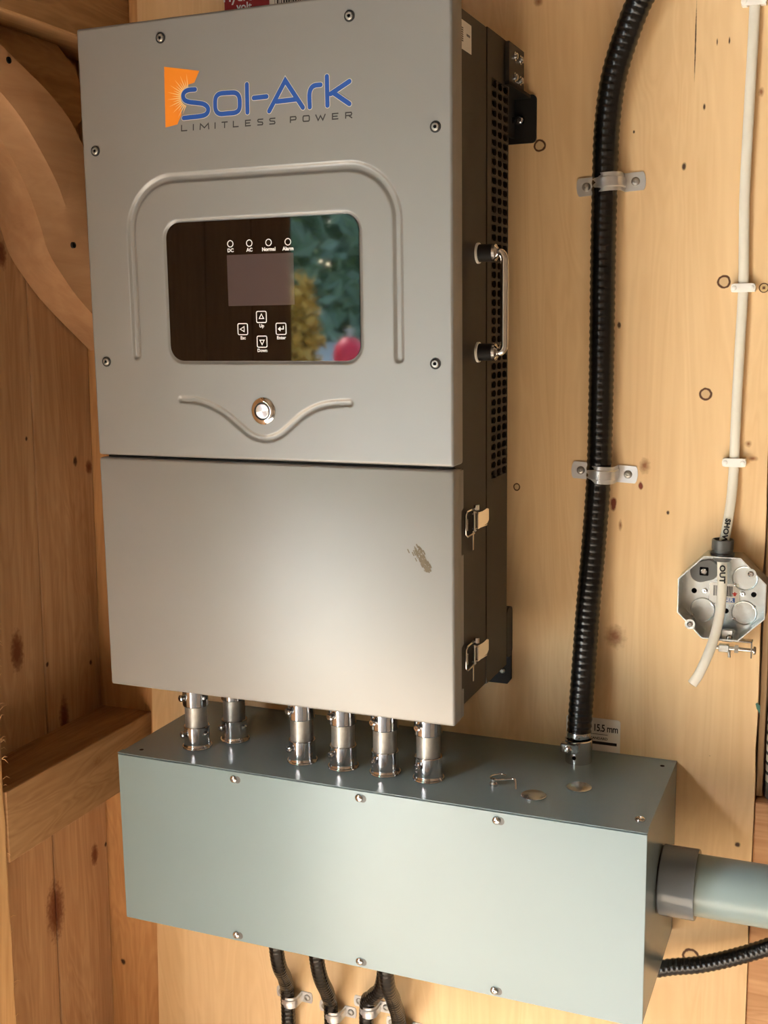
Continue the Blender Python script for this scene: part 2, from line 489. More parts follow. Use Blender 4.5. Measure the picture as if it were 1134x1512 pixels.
# the plywood sheet, ragged on its right edge
zz = [FZ + (CZT-FZ)*i/60 for i in range(61)]
left = [(-.1505+.03*(z+.16), z) for z in (FZ, -.16, CZT)]
right = [(.7772+random.uniform(-.0011, .0011), z) for z in zz]
bm = B(); prism(bm, left[::-1] + right, lambda x, z: (x, 0, z), lambda x, z: (x, .0154, z))
mk('plywood_sheet', bm, M_PLY, wbk, label='pale knotty plywood sheet')
bm = B(); box(bm, .7785, .7862, .018, .06, -.168, CZT, .001, 1); mk('batten', bm, M_BATTEN, wbk)
bm = B(); box(bm, .7785, XR, 0.002, .098, FZ, -.170, .002, 1); mk('ledge_board', bm, M_LEDGE, wbk)
c = px(1128, 425, 0)
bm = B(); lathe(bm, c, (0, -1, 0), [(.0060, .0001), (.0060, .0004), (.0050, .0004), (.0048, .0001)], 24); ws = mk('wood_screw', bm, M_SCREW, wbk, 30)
bm = B(); lathe(bm, c, (0, -1, 0), [(.0048, .0002), (.0046, .0006), (0, .0006)], 24); mk('screw_head', bm, M_BRASS, ws, 30)
bm = B(); lathe(bm, c, (0, -1, 0), [(.0024, .0006), (.0024, .0008), (0, .0008)], 4, math.pi/4); mk('square_socket', bm, M_SCREW, ws)
# plywood grade sticker
sx0, sx1, sz0, sz1 = .527, .6015, -.150, -.0795
bm = B(); prism(bm, rrect(sx0, sx1, sz0, sz1, .004), lambda x, z: (x, -.0004, z), lambda x, z: (x, 0, z))
st = mk('grade_sticker', bm, M_PAPER, wbk, label='white sticker reading 15.5 mm')
fs = lambda ox, oz: (lambda a, b: (ox+a, -.0006, oz+b))
mk('sticker_text', text_bm('15.5 mm', .0142, lambda a, b: (.5988+a*.74, -.0006, -.0935+b), 'RIGHT', 0.00025, 0.92), M_INK, st)
mk('sticker_text', text_bm('STANDARD', .005, fs(.5845, -.1082), 'RIGHT', 0.0001), M_INK, st)
bm = B(); box(bm, .555, .5845, -.0007, -.0004, -.1025, -.1019); mk('sticker_rule', bm, M_INK, st)
bm = B(); box(bm, .555, .597, -.0007, -.0004, -.1165, -.1125); mk('sticker_rule', bm, M_INK, st)
# green paint smear on the plywood edge
c = px(1119, 1044, 0)
bm = B(); prism(bm, [(c.x-.003, c.z+.004), (c.x-.001, c.z+.006), (c.x+.0015, c.z+.003), (c.x+.003, c.z+.001), (c.x+.003, c.z-.009), (c.x+.001, c.z-.006), (c.x-.0015, c.z-.002)],
                lambda x, z: (x, -.0006, z), lambda x, z: (x, .0005, z)); mk('paint_mark', bm, M_GREENPT, wbk)

# timber frame of the left wall
PRO = 0.0955
bm = B(); vs = box(bm, LW0+.0005, LW0+PRO, -.334, .0148, -.2655, -.1625, .0012, 1, shear=LEAN)
tag(mk('girt', bm, M_GIRT), 'horizontal sawn girt on the left board wall, running from rough post to corner', 'beam')
bm = B(); box(bm, LW0+.0005, LW0+PRO, YF+.01, .0148, .853, 1.06, .002, 1, shear=LEAN)
tag(mk('top_beam', bm, M_GIRT), 'dark top beam along the left wall above the curved brace', 'beam')
# rough post with torn fibres on its arris
bm = B()
n = 70
ring = []
for i in range(n+1):
    z = FZ+(.852-FZ)*i/n
    j = random.uniform(-.0022, .0022)
    ring.append([bm.verts.new((lx(z, .0005), -.480, z)), bm.verts.new((lx(z, PRO), -.480, z)), bm.verts.new((lx(z, PRO), -.3405+j, z)), bm.verts.new((lx(z, PRO-.004), -.3345+j*.4, z)), bm.verts.new((lx(z, .0005), -.3345, z))])
for a, b in zip(ring, ring[1:]):
    for k in range(5): bm.faces.new((a[k], a[(k+1) % 5], b[(k+1) % 5], b[k]))
bm.faces.new(ring[0]); bm.faces.new(ring[-1][::-1])
po = mk('post', bm, M_POST)
tag(po, 'pale rough-sawn upright post with torn fibres at the left edge', 'post')
bm = B()
for k in range(34):
    z = random.choice([random.uniform(-.16, .10), random.uniform(-.50, .12)])
    p0 = Vector((lx(z, PRO-.001), -.337, z))
    d = Vector((random.uniform(-.003, .004), random.uniform(.004, .012), random.uniform(-.010, .010)))
    q = [p0, p0+d*.5+Vector((0, 0, .002)), p0+d+Vector((0, 0, random.uniform(-.003, .003)))]
    tube(bm, q, [.0006, .0004, .00015], 4)
sp = mk('splinters', bm, M_POST, po); sp['kind'] = 'stuff'
# curved brace
Uc = [(-.333, .850), (-.29, .825), (-.25, .806), (-.214, .789), (-.18, .773), (-.134, .744), (-.108, .715), (-.07, .665), (-.03, .60), (.012, .52)]
Lc = [(-.333, .752), (-.30, .738), (-.273, .723), (-.237, .692), (-.201, .644), (-.177, .597), (-.163, .562), (-.135, .53), (-.09, .49), (.012, .42)]
Us = spline([(0, a, b) for a, b in Uc], 5); Ls = spline([(0, a, b) for a, b in Lc], 5)
br = empty('curved_brace', (LW0, -.16, .42))
tag(br, 'curved waney-edged timber brace under the top beam beside the grey inverter', 'brace')
bm = B(); ring = []
for a, b in zip(Us, Ls):
    f = lambda t: (a.y+(b.y-a.y)*t, a.z+(b.z-a.z)*t)
    xf = -.150
    r5 = []
    for x, t in ((lx(.6, .001), 0), (xf, 0.0), (xf+.001, .3), (xf-.004, .62), (xf-.010, .68), (xf-.024, 1.0), (lx(.6, .001), 1.0)):
        y, z = f(t); r5.append(bm.verts.new((x, min(y, .0145), z)))
    ring.append(r5)
for a, b in zip(ring, ring[1:]):
    for k in range(7): bm.faces.new((a[k], a[(k+1) % 7], b[(k+1) % 7], b[k]))
bm.faces.new(ring[0]); bm.faces.new(ring[-1][::-1])
mk('brace_timber', bm, M_BRACE, br, 30)
q1 = pxx(83, 50, -.195); q2 = pxx(112, 103, -.195)
bm = B(); prism(bm, [(-.333, .8515), (q1.y, .8515), (q2.y, q2.z), (q2.y+.02, q2.z-.06), (q2.y-.02, q2.z-.09), (-.333, .80)],
                lambda y, z: (-.195, y, z), lambda y, z: (lx(z, .002), y, z)); mk('backing_plank', bm, M_GIRT, br)
for u, v in ((12, 89), (108, 362)):
    c = pxx(u, v, -.150)
    bm = B(); lathe(bm, c+Vector((-.0012, 0, 0)), (1, 0, 0), [(.0045, 0), (.0042, .0032), (.0030, .0034), (.0026, .0018), (0, .0018)], 14); mk('brace_screw', bm, M_BLACK, br, 30)

# ---------------- outside the doorway
pd = bpy.data.lights.new('doorway_portal', 'AREA'); pd.shape = 'RECTANGLE'; pd.size = DY1-DY0; pd.size_y = DZ-FZ
pd.cycles.is_portal = True
pl = bpy.data.objects.new('doorway_portal', pd); COL.objects.link(pl)
pl.location = (LW0-.03, (DY0+DY1)/2, (DZ+FZ)/2+ZO)
pl.rotation_euler = Vector((1, 0, 0)).to_track_quat('-Z', 'Z').to_euler()
def ground_z(x, y):
    t = min(1, max(0, (math.hypot(x+.36, y+2)-4)/5)); return FZ-.15+1.5*t*t*(3-2*t)  # rising bank is added so the display mirrors something pale low down
bm = B(); prev = None
for r in [0.02, 1, 2, 3, 4, 4.6, 5.2, 5.8, 6.5, 7.2, 8, 9, 12, 20, 45]:
    cur = [bm.verts.new((-.36+r*math.cos(math.radians(a)), -2+r*math.sin(math.radians(a)), ground_z(-.36+r*math.cos(math.radians(a)), -2+r*math.sin(math.radians(a))))) for a in range(92, 269, 8)]
    if prev:
        for k in range(len(cur)-1): bm.faces.new((prev[k], prev[k+1], cur[k+1], cur[k]))
    prev = cur
tag(mk('ground', bm, M_GRASS, None, 60), kind='structure')
def leaves(name, mat, n, seed, sampler, lsize):
    rnd = np.random.default_rng(seed)
    C = sampler(rnd, n)
    d1 = rnd.normal(size=(n, 3)); d1 /= np.linalg.norm(d1, axis=1)[:, None]
    d2 = np.cross(d1, rnd.normal(size=(n, 3))); d2 /= np.linalg.norm(d2, axis=1)[:, None]
    d3 = np.cross(d1, d2)
    l = rnd.uniform(lsize[0], lsize[1], n)[:, None]
    V = np.stack([C+d1*l, C+d2*l*.5+d3*l*.2, C-d1*l, C-d2*l*.5+d3*l*.2], 1).reshape(-1, 3)
    org = np.array([V[:, 0].mean(), V[:, 1].mean(), V[:, 2].min()])
    me = bpy.data.meshes.new(name)
    idx = np.arange(n)[:, None]*4
    F = np.concatenate([idx+np.array([[0, 1, 2]]), idx+np.array([[0, 2, 3]])])
    me.from_pydata((V-org).tolist(), [], F.tolist())
    me.materials.append(mat)
    o = bpy.data.objects.new(name, me); COL.objects.link(o)
    o.location = Vector(org)+Vector((0, 0, ZO)); WL[o.name] = Vector(org)
    return o
def hedge_pts(rnd, n):
    a = np.radians(rnd.uniform(150, 262, n))
    top = 4.6+.7*np.sin(9*a)+.5*np.sin(23*a+1)+.3*np.sin(51*a)
    r = 10.6+.5*np.sin(13*a)+rnd.uniform(-1.0, 1.0, n)
    z = .22+top*rnd.uniform(0, 1, n)
    return np.stack([-.36+r*np.cos(a), -2+r*np.sin(a), z], 1)
hg = leaves('standin_hedge', M_LEAF, 42000, 5, hedge_pts, (.10, .21))  # stand-in foliage, added to fill the display's reflection with green
tag(hg, 'tall leafy green hedge added outside as a greenery stand-in, mirrored in the display glass', 'hedge', kind='stuff')
def shrub_pts(rnd, n):
    d = rnd.normal(size=(n, 3)); d /= np.linalg.norm(d, axis=1)[:, None]
    return np.array([-3.5, -7.95, .28]) + d*np.array([.17, .17, .62])*rnd.uniform(.3, 1, n)[:, None]
sh = empty('standin_shrub', (-3.5, -7.95, ground_z(-3.5, -7.95))); tag(sh, 'small yellow-leaved bush added outside as a stand-in, mirrored in the display glass', 'standin_shrub')  # unseen stand-in, added for a yellow band in the display's reflection
bm = B(); z0 = ground_z(-3.5, -7.95); tube(bm, [(-3.5, -7.95, z0), (-3.48, -7.95, z0+.5), (-3.5, -7.94, .5)], [.03, .025, .01], 8); mk('stem', bm, M_BARK, sh, 60)
lo_ = leaves('foliage', M_SHRUB, 500, 8, shrub_pts, (.04, .09)); lo_.parent = sh; lo_.location = WL[lo_.name]-WL[sh.name]; lo_['kind'] = 'stuff'
gx, gy = -2.90, -7.59  # made-up red object, placed for a red spot in the display's reflection
g0 = ground_z(gx, gy)
gc = empty('standin_cylinder', (gx, gy, g0)); tag(gc, 'red gas cylinder added outside as a stand-in, mirrored low in the display glass', 'gas cylinder')
bm = B(); lathe(bm, (gx, gy, g0-.02), (0, 0, 1), [(0, 0), (.12, 0), (.13, .02), (.13, .88), (.115, .95), (.07, 1.0), (.045, 1.02), (0, 1.02)], 32); mk('cylinder_body', bm, M_TARP, gc, 40)
bm = B(); lathe(bm, (gx, gy, g0+1.0), (0, 0, 1), [(.025, 0), (.025, .05), (.045, .05), (.045, .07), (0, .07)], 16); mk('valve', bm, M_STEEL, gc, 40)

# ================================================================== INVERTER
D = 0.3087; W = 0.47; HT = 0.805; SM = 0.2975; YL = -.2755
inv = empty('solar_inverter', (W/2, -.18, 0))
tag(inv, 'tall grey wall-mounted solar inverter cabinet with black display and blue logo', 'inverter')
FR = lambda u, v: px(u, v, -D)
# --- rear and front housing (dark), seam between them
bm = B(); box(bm, .004, .466, YL-.020, -.1765, .0105, .789, .002, 1); mk('front_housing', bm, M_BODY, inv, 30)
# rear housing: shell with a slotted right side
gy0, gy1, gz0, gz1 = -.156, -.090, .266, .737
rows, cols = 43, 3
bm = B(); box(bm, .004, .455, -.1735, -.0866, .0105, .789); rear = mk('rear_housing', bm, M_VOID, inv)
bm = B()
def slab(y0, y1, z0, z1): box(bm, .455, .466, y0, y1, z0, z1)
slab(-.1735, gy0, .0105, .789); slab(gy1, -.0866, .0105, .789); slab(gy0, gy1, .0105, gz0); slab(gy0, gy1, gz1, .789)
box(bm, .004, .455, -.1735, -.0866, .785, .7895); box(bm, .003, .0045, -.1735, -.0866, .0105, .789); box(bm, .004, .455, -.1735, -.0866, .0100, .0105)
mk('side_panel', bm, M_BODY, rear)
pz = (gz1-gz0)/rows; py = (gy1-gy0)/cols
bm = B()
for r in range(1, rows): box(bm, .4625, .466, gy0, gy1, gz0+r*pz-.0014, gz0+r*pz+.0014)
for c in range(1, cols): box(bm, .4625, .4659, gy0+c*py-.0026, gy0+c*py+.0026, gz0, gz1)
for r in range(rows):
    for c in range(cols):
        for sy in (0, 1):
            for sz in (0, 1):
                yy = gy0+(c+sy)*py - (1 if sy else -1)*.0026; z_ = gz0+(r+sz)*pz - (1 if sz else -1)*.0014
                a = 1 if not sy else -1; b = 1 if not sz else -1
                vs = [bm.verts.new((.4658, yy, z_)), bm.verts.new((.4658, yy+a*.0034, z_)), bm.verts.new((.4658, yy, z_+b*.0026))]
                bm.faces.new(vs)
g = mk('vent_grille', bm, M_BODY, rear); g['kind'] = 'stuff'
bm = B(); box(bm, .006, .462, -.1770, -.1730, .03, .77); mk('seam_fill', bm, M_VOID, inv)  # near-black fill darkens the open gap between the housings

# --- upper cover with pressed grooves (height field)
def dist_poly(X, Z, P):
    d = np.full(X.shape, 9.0)
    for (ax, az), (bx, bz) in zip(P, P[1:]):
        vx, vz = bx-ax, bz-az
        L2 = vx*vx+vz*vz
        if L2 < 1e-14: continue
        t = np.clip(((X-ax)*vx+(Z-az)*vz)/L2, 0, 1)
        d = np.minimum(d, np.hypot(X-ax-t*vx, Z-az-t*vz))
    return d
def arc(cx, cz, r, a0, a1, n=14): return [(cx+r*math.cos(math.radians(a0+(a1-a0)*i/n)), cz+r*math.sin(math.radians(a0+(a1-a0)*i/n))) for i in range(n+1)]
ra = .060
gxl, gxr, gzt = .0640, .4066, .6272
arch = [(gxl, .4225)] + arc(gxl+ra, gzt-ra, ra, 180, 90) + arc(gxr-ra, gzt-ra, ra, 90, 0) + [(gxr, .4185)]
sw = [FR(u, v) for u, v in ((268, 590), (290, 591.5), (312, 599), (334, 612), (355, 630), (372, 643), (392, 648.5), (412, 643), (428, 630), (448, 612.5), (470, 601), (492, 596.5), (516, 595.5))]
sw = [(p.x, p.z) for p in spline(sw, 5)]
cr = .0032
z0c, z1c = SM+.0018, HT
nx, nz = 300, 320
xs = np.linspace(cr, W-cr, nx); zs = np.linspace(z0c+cr, z1c-cr, nz)
X, Z = np.meshgrid(xs, zs)
def groove(d, flat, slope, depth):
    t = np.clip((flat+slope-d)/slope, 0, 1)
    return depth*t*t*(3-2*t)
dep = np.maximum(groove(dist_poly(X, Z, arch), .0030, .0026, .0024), groove(dist_poly(X, Z, sw), .0024, .0020, .0022))
# sunken seat of the display
px0, px1, pz0, pz1, pr = .1118, .3605, .4152, .5768, .0185
qx = np.abs(X-(px0+px1)/2)-((px1-px0)/2-pr); qz = np.abs(Z-(pz0+pz1)/2)-((pz1-pz0)/2-pr)
sd_ = np.hypot(np.maximum(qx, 0), np.maximum(qz, 0))+np.minimum(np.maximum(qx, qz), 0)-pr
dep = np.maximum(dep, groove(sd_, .0006, .0028, .0022))
bm = B()
grid = [[bm.verts.new((xs[i], -D+dep[j, i], zs[j])) for i in range(nx)] for j in range(nz)]
for j in range(nz-1):
    for i in range(nx-1):
        bm.faces.new((grid[j][i], grid[j][i+1], grid[j+1][i+1], grid[j+1][i]))
mk_front = bm
shell = B()
box(shell, 0, W, -D, YL, z0c, z1c, cr, 3)
dead = [f for f in shell.faces if abs(f.normal.y+1) < .02 and f.calc_center_median().y < -D+1e-4]
bmesh.ops.delete(shell, geom=dead, context='FACES')
merge(mk_front, shell)
uc = mk('upper_cover', mk_front, M_COVER, inv, 50)
# --- lower cover with notched right lip
z0l, z1l = 0.0, SM-.0018
bm = B(); box(bm, 0, W, -D, YL-.008, z0l, z1l, cr, 3)
latch_z = (.2290, .0695)
def lip(x0, x1):
    pts = [(YL, z0l+.003)]
    for lz in sorted(latch_z): pts += [(YL, lz-.034), (YL-.0075, lz-.034), (YL-.0075, lz+.017), (YL, lz+.020)]
    pts += [(YL, z1l-.003), (YL-.012, z1l-.003), (YL-.012, z0l+.003)]
    prism(bm, pts, lambda y, z: (x1, y, z), lambda y, z: (x0, y, z))
lip(W-.002, W); lip(0, .002)
box(bm, .002, W-.002, YL-.012, YL, z1l-.004, z1l-.002); box(bm, .002, W-.002, YL-.012, YL, z0l+.002, z0l+.004)
lc = mk('lower_cover', bm, M_COVER, inv, 35)
# smudges on the lower cover
F_ = lambda x, z: (x, -D-.0002, z)
for k, (u, v, n, wpx, ang) in enumerate([(624, 825, 16, 7, .35)]):
    bm = B()
    for i in range(130):
        t = random.random()
        uu = 613+ t*20 + random.gauss(0, 4.5-2.5*t); vv = 809+t*34+random.gauss(0, 2.5)
        p = FR(uu, vv); s = random.uniform(.0004, .0013)
        stroke(bm, [(p.x-s, p.z+s*1.6), (p.x+s*.6, p.z-s*1.6)], s*1.3, lambda x, z, k=i: (x, -D-.00012-.000003*k, z))
    m_ = mk('smudge', bm, M_STAIN, lc, label='brown smudge'); m_['kind'] = 'stuff'
# --- cover screws
def cover_screw(c, parent):
    bm = B(); lathe(bm, c, (0, -1, 0), [(.0062, -.001), (.0062, .0006), (.0048, .0008), (.0046, .0002)], 24)
    s = mk('cover_screw', bm, M_BLACK, parent, 30)
    bm = B(); lathe(bm, c, (0, -1, 0), [(.0045, 0), (.0043, .0016), (.0034, .0024), (.0021, .0025), (.0021, .0012), (0, .0012)], 6 if False else 20)
    mk('screw_head', bm, M_STEEL, s, 30)
    bm = B(); lathe(bm, c, (0, -1, 0), [(.0020, .0012), (.0020, .0014), (0, .0014)], 6)
    mk('hex_socket', bm, M_VOID, s)
for u, v in ((237, 56), (516, 23.5), (643, 187), (643, 537), (141, 223), (157.5, 534)):
    p = FR(u, v); cover_screw(Vector((p.x, -D, p.z)), uc)
# --- display
YP = -D+.0004
bm = B(); prism(bm, rrect(px0+.0004, px1-.0004, pz0+.0004, pz1-.0004, pr-.0004, 10), lambda x, z: (x, YP, z), lambda x, z: (x, YP+.0016, z))
dp = mk('display_panel', bm, M_GLASS, inv, label='glossy black control display')
bm = B(); box(bm, .1935, .2795, YP-.0003, YP+.0004, .4790, .5370); mk('lcd_screen', bm, M_LCD, dp)
ft = lambda ox, oz: (lambda a, b: (ox+a, YP-.0004, oz+b))
for (u, v, nm) in ((340, 360, 'DC'), (368, 359, 'AC'), (396.5, 358, 'Normal'), (425, 357, 'Alarm')):
    p = FR(u, v)
    bm = B(); stroke(bm, [(p.x+.0036*math.cos(a), p.z+.0036*math.sin(a)) for a in [2*math.pi*i/24 for i in range(24)]], .0010, lambda x, z: (x, YP-.0004, z), closed=True)
    ind = mk('indicator_ring', bm, M_PRINT, dp)
    mk('indicator_text', text_bm(nm, .0056, ft(p.x, p.z-.0076), 'CENTER', .00022), M_PRINT, ind)
for (u, v, nm, a) in ((386, 468, 'Up', 90), (387, 504.5, 'Down', 270), (358.5, 486, 'Esc', 180), (415, 485.5, 'Enter', 225)):
    p = FR(u, v)
    bm = B(); h = .0064
    stroke(bm, rrect(p.x-h, p.x+h, p.z-h, p.z+h, .0018, 4), .0011, lambda x, z: (x, YP-.0005, z), closed=True)
    bt = mk('key_button', bm, M_PRINT, dp)
    bm = B()
    if nm == 'Enter':
        stroke(bm, [(p.x+.003, p.z+.003), (p.x+.003, p.z-.0002), (p.x-.002, p.z-.0002)], .0011, lambda x, z: (x, YP-.0005, z))
        vs = [bm.verts.new((p.x+dx, YP-.00052, p.z+dz)) for dx, dz in ((-.0042, -.0002), (-.0006, .0026), (-.0006, -.003))]; bm.faces.new(vs)
    else:
        t = [(p.x+.0034*math.cos(math.radians(a+k)), p.z+.0034*math.sin(math.radians(a+k))) for k in (0, 122, 238)]
        stroke(bm, t, .0009, lambda x, z: (x, YP-.0005, z), closed=True)
    mk('key_icon', bm, M_PRINT, bt)
    mk('key_text', text_bm(nm, .0052, ft(p.x, p.z-.0102), 'CENTER', .0002), M_PRINT, bt)
# --- power button
p = FR(389, 607); c = Vector((p.x, -D, p.z))
bm = B(); lathe(bm, c, (0, -1, 0), [(.0158, -.0005), (.0158, .0010), (.0150, .0018), (.0112, .0034), (.0104, .0034), (.0102, .0012)], 40)
pb = mk('power_button', bm, M_CHROME, inv, 25, label='round metal push button')
bm = B(); lathe(bm, c, (0, -1, 0), [(.0103, .0012), (.0103, .0024), (.0088, .0024), (.0088, .0014)], 40); mk('button_ring', bm, M_BLACK, pb, 25)
m_, t_, p_ = principled('spun_steel')
p_.inputs['Base Color'].default_value = (.78, .77, .76, 1); p_.inputs['Metallic'].default_value = 1; p_.inputs['Roughness'].default_value = .28
p_.inputs['Anisotropic'].default_value = .85
tg = N(t_, 'ShaderNodeTangent', direction_type='RADIAL', axis='Y'); t_.links.new(tg.outputs[0], p_.inputs['Tangent'])
bm = B(); lathe(bm, c, (0, -1, 0), [(.0086, .0014), (.0086, .0028), (.0080, .0031), (0, .0031)], 40); mk('button_cap', bm, m_, pb, 25)
# --- logo
lz = lambda u, v: FR(220+u/3.335, 80+v/3.335)
def l2(P): return [(q.x, q.z) for q in (lz(u, v) for u, v in P)]
YG = [0]
def plane_f(off): return lambda x, z: (x, -D-off, z)
bm = B()
fl = l2([(75, 62), (248, 82), (224, 140), (196, 150), (172, 168), (160, 195), (156, 230), (160, 262), (160, 300), (140, 346), (82, 362)])
vs = [bm.verts.new((x, -D-.00025, z)) for x, z in fl]; bm.faces.new(vs)
flag = mk('logo_flag', bm, M_ORANGE, uc, label='orange sunburst flag of the logo')
bm = B()
for k, a in enumerate(range(96, 256, 9)):
    r0, r1 = 44, (92 if k % 2 else 118)
    ca, sa = math.cos(math.radians(a)), math.sin(math.radians(a))
    (ax, az), (bx, bz) = l2([(196+r0*ca*.9, 212-r0*sa), (196+r1*ca*.9, 212-r1*sa)])
    d = Vector((bx-ax, bz-az)).normalized(); n_ = Vector((-d.y, d.x))*.0008
    vs = [bm.verts.new((ax+n_.x, -D-.00030, az+n_.y)), bm.verts.new((ax-n_.x, -D-.00030, az-n_.y)), bm.verts.new((bx, -D-.00030, bz))]; bm.faces.new(vs)
mk('logo_rays', bm, M_RAY, flag)
def sm(P, n=5): return [(p.x, p.y) for p in spline([(a, b, 0) for a, b in P], n)]
letters = {
 's': (sm([(228, 174), (196, 177), (176, 188), (169, 206), (177, 226), (200, 236), (235, 240), (270, 246), (290, 262), (291, 284), (276, 300), (245, 307), (205, 311), (172, 315)]), False),
 'o': (sm([(388, 191), (350, 195), (331, 212), (327, 245), (331, 278), (350, 294), (388, 292), (426, 288), (445, 272), (448, 240), (444, 208), (426, 191), (388, 191)], 4)[:-1], True),
 'l': ([(483, 149), (486, 287)], False),
 'dash': ([(517, 216), (580, 209)], False),
 'a': ([(593, 281), (672, 130), (759, 263)], False),
 'a_bar': ([(630, 234), (730, 222)], False),
 'r': (sm([(793, 261), (791, 200), (799, 170), (816, 155), (846, 151)]), False),
 'k': ([(877, 110), (880, 253)], False),
 'k_arm': ([(988, 134), (896, 196)], False),
 'k_leg': ([(908, 190), (988, 245)], False)}
sxm = .00085/3.335
for layer, (wd, mat, off, nm) in enumerate(((25, M_HALO, .0004, 'logo_outline'), (20, M_BLUE, .0006, 'logo_letter'))):
    for i, (ch, (P, cl)) in enumerate(letters.items()):
        bm = B(); stroke(bm, l2(P), wd*sxm, plane_f(off+.000012*i), cl)
        mk(nm, bm, mat, uc)
def yb(x): return 381-(x-160)*.0774
caps = {'L': [[(0, 1), (0, 0), (1, 0)]], 'I': [[(0, 1), (0, 0)]], 'M': [[(0, 0), (.05, 1), (.5, .25), (.95, 1), (1, 0)]], 'T': [[(0, 1), (1, 1)], [(.5, 1), (.5, 0)]],
        'E': [[(1, 1), (0, 1), (0, 0), (1, 0)], [(0, .5), (.85, .5)]], 'S': [[(1, 1), (.1, 1), (0, .8), (.1, .55), (.9, .45), (1, .2), (.9, 0), (0, 0)]],
        'P': [[(0, 0), (0, 1), (.9, 1), (1, .75), (.9, .45), (0, .42)]], 'O': [[(.1, 0), (0, .2), (0, .8), (.1, 1), (.9, 1), (1, .8), (1, .2), (.9, 0), (.1, 0)]],
        'W': [[(0, 1), (.25, 0), (.5, .8), (.75, 0), (1, 1)]], 'R': [[(0, 0), (0, 1), (.9, 1), (1, .75), (.9, .48), (0, .45)], [(.5, .45), (1, 0)]]}
for ch, x0, x1 in (('L', 161, 187), ('I', 219, 219), ('M', 252, 295), ('I', 326, 326), ('T', 360, 386), ('L', 416, 440), ('E', 476, 500), ('S', 536, 561), ('S', 595, 621),
                   ('P', 697, 725), ('O', 759, 790), ('W', 822, 868), ('E', 904, 931), ('R', 969, 999)):
    bm = B()
    for P in caps[ch]:
        stroke(bm, l2([(x0+a*(x1-x0), yb(x0+a*(x1-x0))-3-b*27) for a, b in P]), 5.2*sxm, plane_f(.0003))
    mk('slogan_letter', bm, M_CHAR, uc)
# --- right side: sticker, handle, latches, mounting brackets
bm = B(); box(bm, .4655, .4663, -.282, -.2335, .7465, .7765); ss = mk('side_sticker', bm, M_PAPER, inv, label='white sticker on the dark side')
bm = B()
for k in range(5): box(bm, .4662, .4665, -.2500+k*.0025, -.2490+k*.0025, .7625, .7650)
for k in range(7): box(bm, .4662, .4665, -.2745, -.262, .7545+k*.0022, .7555+k*.0022)
mk('sticker_print', bm, M_INK, ss)
hy = -.2110
bm = B(); hp = [(.487, hy, .5346), (.494, hy, .534), (.4975, hy, .529), (.498, hy, .522), (.498, hy, .478), (.498, hy, .435), (.4975, hy, .428), (.494, hy, .4228), (.487, hy, .4222)]
tube(bm, spline(hp, 6), .0048, 16)
hd = mk('handle', bm, M_CHROME, inv, 50, label='chrome bow handle')
for z in (.5346, .4222):
    bm = B(); lathe(bm, (.466, hy, z), (1, 0, 0), [(.0118, 0), (.0118, .0025), (.0100, .0025)], 28); mk('handle_washer', bm, M_WHITE, hd, 30)
    bm = B(); lathe(bm, (.4684, hy, z), (1, 0, 0), [(.0100, 0), (.0100, .0155), (.0092, .0165)], 28); mk('handle_post', bm, M_BLACK, hd, 30)
    bm = B(); lathe(bm, (.4840, hy, z), (1, 0, 0), [(.0092, 0), (.0098, .001), (.0096, .004), (.006, .0065), (0, .0065)], 28); mk('handle_ferrule', bm, M_CHROME, hd, 30)
for lz_ in latch_z:
    y0 = -.2600
    bm = B(); box(bm, .466, .4676, y0+.002, y0+.046, lz_-.016, lz_+.012, .0006, 1)
    la = mk('toggle_latch', bm, M_BLACK, inv, label='chromed toggle latch')
    bm = B()
    lp = [(.4705, y0+.024, lz_+.0135), (.4705, y0-.004, lz_+.0135), (.4700, y0-.0075, lz_+.010), (.4700, y0-.0075, lz_-.012), (.4705, y0-.004, lz_-.0155), (.4705, y0+.022, lz_-.0155)]
    tube(bm, lp, .0012, 8); mk('latch_loop', bm, M_CHROME, la, 50)
    bm = B(); box(bm, .4690, .4712, y0-.0045, y0-.0015, lz_-.009, lz_+.005, .0005, 1); mk('latch_hook', bm, M_CHROME, la)
    bm = B(); tube(bm, [(.4735, y0+.0135, lz_-.0105), (.4735, y0+.0135, lz_+.0105)], .0014, 10)
    for s in (-1, 1): lathe(bm, (.4735, y0+.0135, lz_+s*.0105-.0012), (0, 0, 1), [(0, 0), (.0024, .0003), (.0024, .0021), (0, .0024)], 12)
    mk('latch_pin', bm, M_CHROME, la, 40)
    bm = B(); prism(bm, [(y0+.019, lz_+.0075), (y0+.044, lz_+.0110), (y0+.049, lz_+.0095), (y0+.049, lz_-.0035), (y0+.045, lz_-.0070), (y0+.019, lz_-.0100)],
                    lambda y, z: (.4765+.12*(y-y0-.019), y, z), lambda y, z: (.4752+.12*(y-y0-.019), y, z))
    for s in (-1, 1): prism(bm, [(y0+.012, .4715), (y0+.019, .4765), (y0+.045, .4795), (y0+.045, .4755), (y0+.022, .4720), (y0+.014, .4700)],
                            lambda y, x: (x, y, lz_+s*.0088+.0006), lambda y, x: (x, y, lz_+s*.0088-.0006))
    mk('latch_lever', bm, M_CHROME, la)
    bm = B(); tube(bm, [(.4740, y0+.020, lz_+.0125), (.4740, y0+.020, lz_+.0185)], .0034, 12); mk('latch_knob', bm, M_CHROME, la, 40)
    bm = B(); box(bm, .4685, .4700, y0+.019, y0+.0235, lz_-.036, lz_-.011, .0005, 1); mk('latch_tongue', bm, M_CHROME, la)
